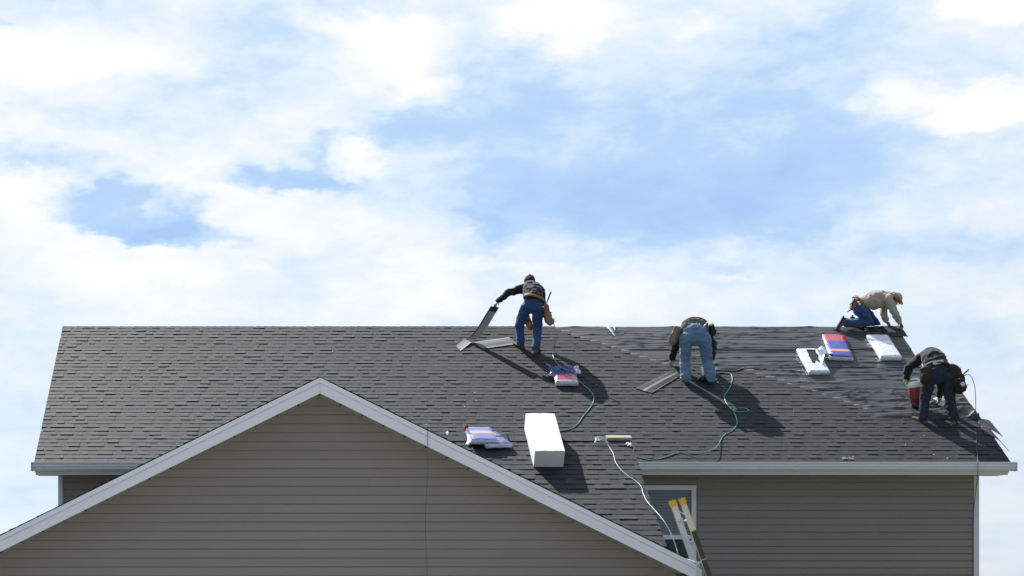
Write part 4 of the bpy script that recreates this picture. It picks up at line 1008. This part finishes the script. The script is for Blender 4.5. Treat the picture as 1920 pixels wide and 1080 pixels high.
# --- cooler
c = R(1718, 765)+UN*.01; up = V((-.10,-.05,1)).normalized(); xs_ = V((1,0,.1)).normalized()
cool = thing('drinks_cooler', 'red drinks cooler with white lid held beside the bending roofer', 'cooler', c)
def lathe(prof, name, m, n=24):
    g = G(); ax = up; a = xs_; b = ax.cross(a); vs = [c+ax*z+(a*math.cos(2*math.pi*k/n)+b*math.sin(2*math.pi*k/n))*r for r, z in prof for k in range(n)]
    g.add(vs, [(i*n+k, i*n+(k+1)%n, (i+1)*n+(k+1)%n, (i+1)*n+k) for i in range(len(prof)-1) for k in range(n)]+[tuple(range(n-1,-1,-1)), tuple(range((len(prof)-1)*n, len(prof)*n))])
    return part(g, name, [m], cool, True)
lathe([(.078,0),(.088,.01),(.095,.10),(.09,.104)], 'base', M_blackp); lathe([(.092,.104),(.100,.11),(.122,.36),(.120,.366)], 'tub', M_bucket)
lathe([(.118,.367),(.128,.37),(.130,.42),(.122,.47),(.10,.485),(.02,.49)], 'lid', M_card)
g = G(); g.tube(catmull([c+up*.40-xs_*.128, c+up*.46-xs_*.17+V((0,-.02,0)), c+up*.52-xs_*.10, c+up*.54+xs_*.02, c+up*.50+xs_*.11, c+up*.40+xs_*.128], 5), .008, 8); part(g, 'handle', [M_card], cool, True)

# --- nail gun at the bent roofer's right foot
c = R(1318, 716)+UN*.03; gun = thing('nail_gun', 'black and silver nail gun standing by the right foot of the bent roofer', 'nail gun', c)
g = G(); g.tube([c+V((0,0,.02)), c+V((0,.01,.10))], .032, 12); part(g, 'nose', [M_blackp], gun, True)
g = G(); g.tube([c+V((0,.01,.11)), c+V((0,.015,.17)), c+V((0,.02,.235))], [.045,.05,.044], 14); part(g, 'cylinder_head', [M_alu], gun, True)
g = G(); g.tube([c+V((.02,.02,.15)), c+V((.10,.03,.14)), c+V((.20,.05,.12))], [(.022,.028)]*3, 10); part(g, 'grip', [M_blackp], gun, True)
g = G(); g.tube([c+V((-.03,.02,.03)), c+V((.05,.02,.02))], .05, 14); part(g, 'magazine', [M_blackp], gun, True)

# --- hoses and cords
def hose(pts, r, m, label, cat='hose', k=8, name='air_hose'):
    p = catmull(pts, k); g = G(); g.tube(p, r, 7); c = p[len(p)//2]
    return single(g, name, [m], label, cat, c, 'air hoses and cords' if cat == 'hose' else None, True)
hr = .0080
q = lambda x, y, l=.02: R(x, y, l)
hose([PX(1037,600,D1-.08), PX(1040,617,D1-.10), PX(1041,640,D1-.12), q(1038,657), q(1037,666), q(1040,674), q(1047,684), q(1058,692,.2), q(1072,697,.16), q(1080,707), q(1092,720), q(1105,731), q(1113,743), q(1112,755), q(1104,768), q(1093,781), q(1085,793), q(1075,802), q(1062,806.5), q(1048,808), q(1035,808.5), q(1020,807), 
      PX(1000,807,31), PX(970,809.5,29.4), PX(945,813,LD-.15), PX(934,817,LD-.12)], .0085, M_hose_g, 'green hose from the hooded roofer past the carton to the blue bundle')
loop = [q(1358,743), q(1362,756), q(1373,768.5), q(1384,772.5), q(1398,771.5), q(1404,769), q(1396,765.5), q(1383,765.5), q(1375,769,.05), q(1379,779), q(1382,790), q(1380,799), q(1372,808), q(1360,814), q(1353,822), q(1347,834,.05), q(1336,843,.10), q(1318,847,.12), q(1295,847.5,.06), q(1275,848), q(1258,853), q(1240,859), q(1222,861.5), q(1205,859), q(1188,855), q(1172,851)]
hose([c+V((.20,.05,.12)), q(1345,699,.03), q(1362,699.5), q(1371,702.5), q(1373,712), q(1370,724), q(1363,735)]+loop, hr, M_hose, 'teal hose looping down the roof from the nail gun of the bent roofer')
ql = lambda x, y, l=.018: L(x, y, l)
hose([ql(1136,826,.05), ql(1141,836), ql(1150,851), ql(1154,866), ql(1163,879), ql(1177,892), ql(1192,902), ql(1202,912,.03), ql(1206,925,.03), PX(1214,941,26.5), PX(1230,959,26.1), PX(1244,976,25.85), PX(1255,994,25.72), PX(1263,1012,25.62), PX(1268,1027,25.56), PX(1271,1038,25.52), PX(1274,1047,25.7)], .0068, M_hose_w, 'pale hose running from the lumber block down the lower roof to the ladder')
hose([PX(1287,1048,25.44), PX(1296,1051,25.35), PX(1305,1055,25.27), PX(1313,1061,25.24), PX(1318,1075,25.3), PX(1321,1100,25.35), PX(1322,1130,25.4)], .0068, M_hose_w, 'short pale hose end tied round the ladder at the eave')
hose([PX(1803,707,D4-.1), PX(1811,702,D4-.14), PX(1818,703,D4-.18), PX(1824,712,D4-.2), PX(1828,728,D4-.2), PX(1829.5,755,D4-.2), PX(1829.5,775,D4-.2), q(1829.5,795), q(1830,815), q(1831,838), q(1832.5,856,.03), PX(1833.5,866,DE-.17), PX(1833.5,888,DE-.17), PX(1829,925,DE+.1), PX(1827,942,WF-.08), PX(1824,980,WF-.06), PX(1823.5,1030,WF-.06), PX(1823,1078,WF-.06), PX(1823,1150,WF-.06)], .0062, M_cord_b, 'thin dark rope from the dark jacketed roofer over the gutter and down the corner', 'rope', name='rope')
hose([PX(793,796,GD+.25), PX(798,796.5,GD+.08), PX(801,799,GD-.03), PX(801.7,820,GD-.035), PX(802,850,GD-.03), PX(802.2,880,GD+.12), PX(801,905,GD+.2), PX(799,940,GD+.3), PX(797.5,980,GD+.34), PX(799,1030,GD+.36), PX(801,1085,GD+.36), PX(800,1200,GD+.36)], .0042, M_cord, 'thin green rope hanging over the right rake down the gable siding', 'rope', name='rope')

# --- extension ladder on the eave
lad = thing('extension_ladder', 'extension ladder with yellow capped rails leaning on the garage eave', 'ladder', PX(1332+150, 1700, 25.2)*1)
dn = V((.354, 0, -1)).normalized(); ax = V((1,0,.354)).normalized()
nearT, farT = PX(1278.5, 934, 25.16), PX(1260.5, 938, 25.55)
def rail(t, ln, mats, segs, wd=.042, th=.016):
    a = 0
    fm = segs[0][1]
    for e, m, nm in segs:
        g = G(); p = t+dn*((a+e)/2); half = dn*((e-a)/2-.0005)
        g.obox(p, ax*wd, V((0,.006,0)), half)                             # web facing us
        for sx in (-1, 1): g.obox(p+ax*sx*(wd-.004)+V((0,.026,0)), ax*.004, V((0,.0195,0)), half, 1)   # flanges
        part(g, nm, [m, fm], lad); a = e
LN = 4.35
rail(nearT+dn*.085, LN, None, [(.38, M_fibre, 'rail'), (.395, M_yellow, 'label_edge'), (.80, M_tool, 'rail_label'), (.815, M_yellow, 'label_edge'), (LN, M_tool, 'rail')], .034)
rail(farT+dn*.085, LN, None, [(LN, M_alu, 'rail')], .041)
for t, w in ((nearT, .039), (farT, .046)):
    g = G(); g.obox(t+dn*.045+V((0,.02,0)), ax*w, V((0,.034,0)), dn*.045); g.obox(t-dn*.004+V((0,.02,0)), ax*w*.96, V((0,.033,0)), dn*.004, 1)
    part(g, 'rail_cap', [M_yellow, M_blackp], lad)
k = .32
while k < LN-.1:
    g = G(); g.tube([nearT+dn*k+V((0,.03,0)), farT+dn*k+V((0,-.0,0))], .017, 8); part(g, 'rung', [M_alu], lad, True); k += .305
for k in (.29, .98):
    g = G(); g.obox(farT+dn*k+V((0,-.012,0)), ax*.050, V((0,.006,0)), dn*.012); part(g, 'rung_lock', [M_steel], lad)
g = G(); g.tube([farT+dn*.14+V((0,-.016,0)), farT+dn*.26+ax*.10+V((0,-.05,0))], .007, 6); part(g, 'brace_rod', [M_alu], lad, True)

# --- a few bright specks of nail and grit on the shingles
rr = random.Random(11)
gd = G()
for _ in range(60):
    x, y = rr.uniform(120, 1780), rr.uniform(640, 862)
    if y > 703+GS*abs(x-600)-6 and x < 1250: continue
    if y < 700+(x-1240)*.2 and x > 1030: continue
    p = R(x, y)+UN*.022; s = rr.uniform(.003, .0065); gd.obox(p, UX*s*1.5, UU*s, UN*s*.5)
o = gd.out('grit_specks', M_card); o['kind'] = 'stuff'
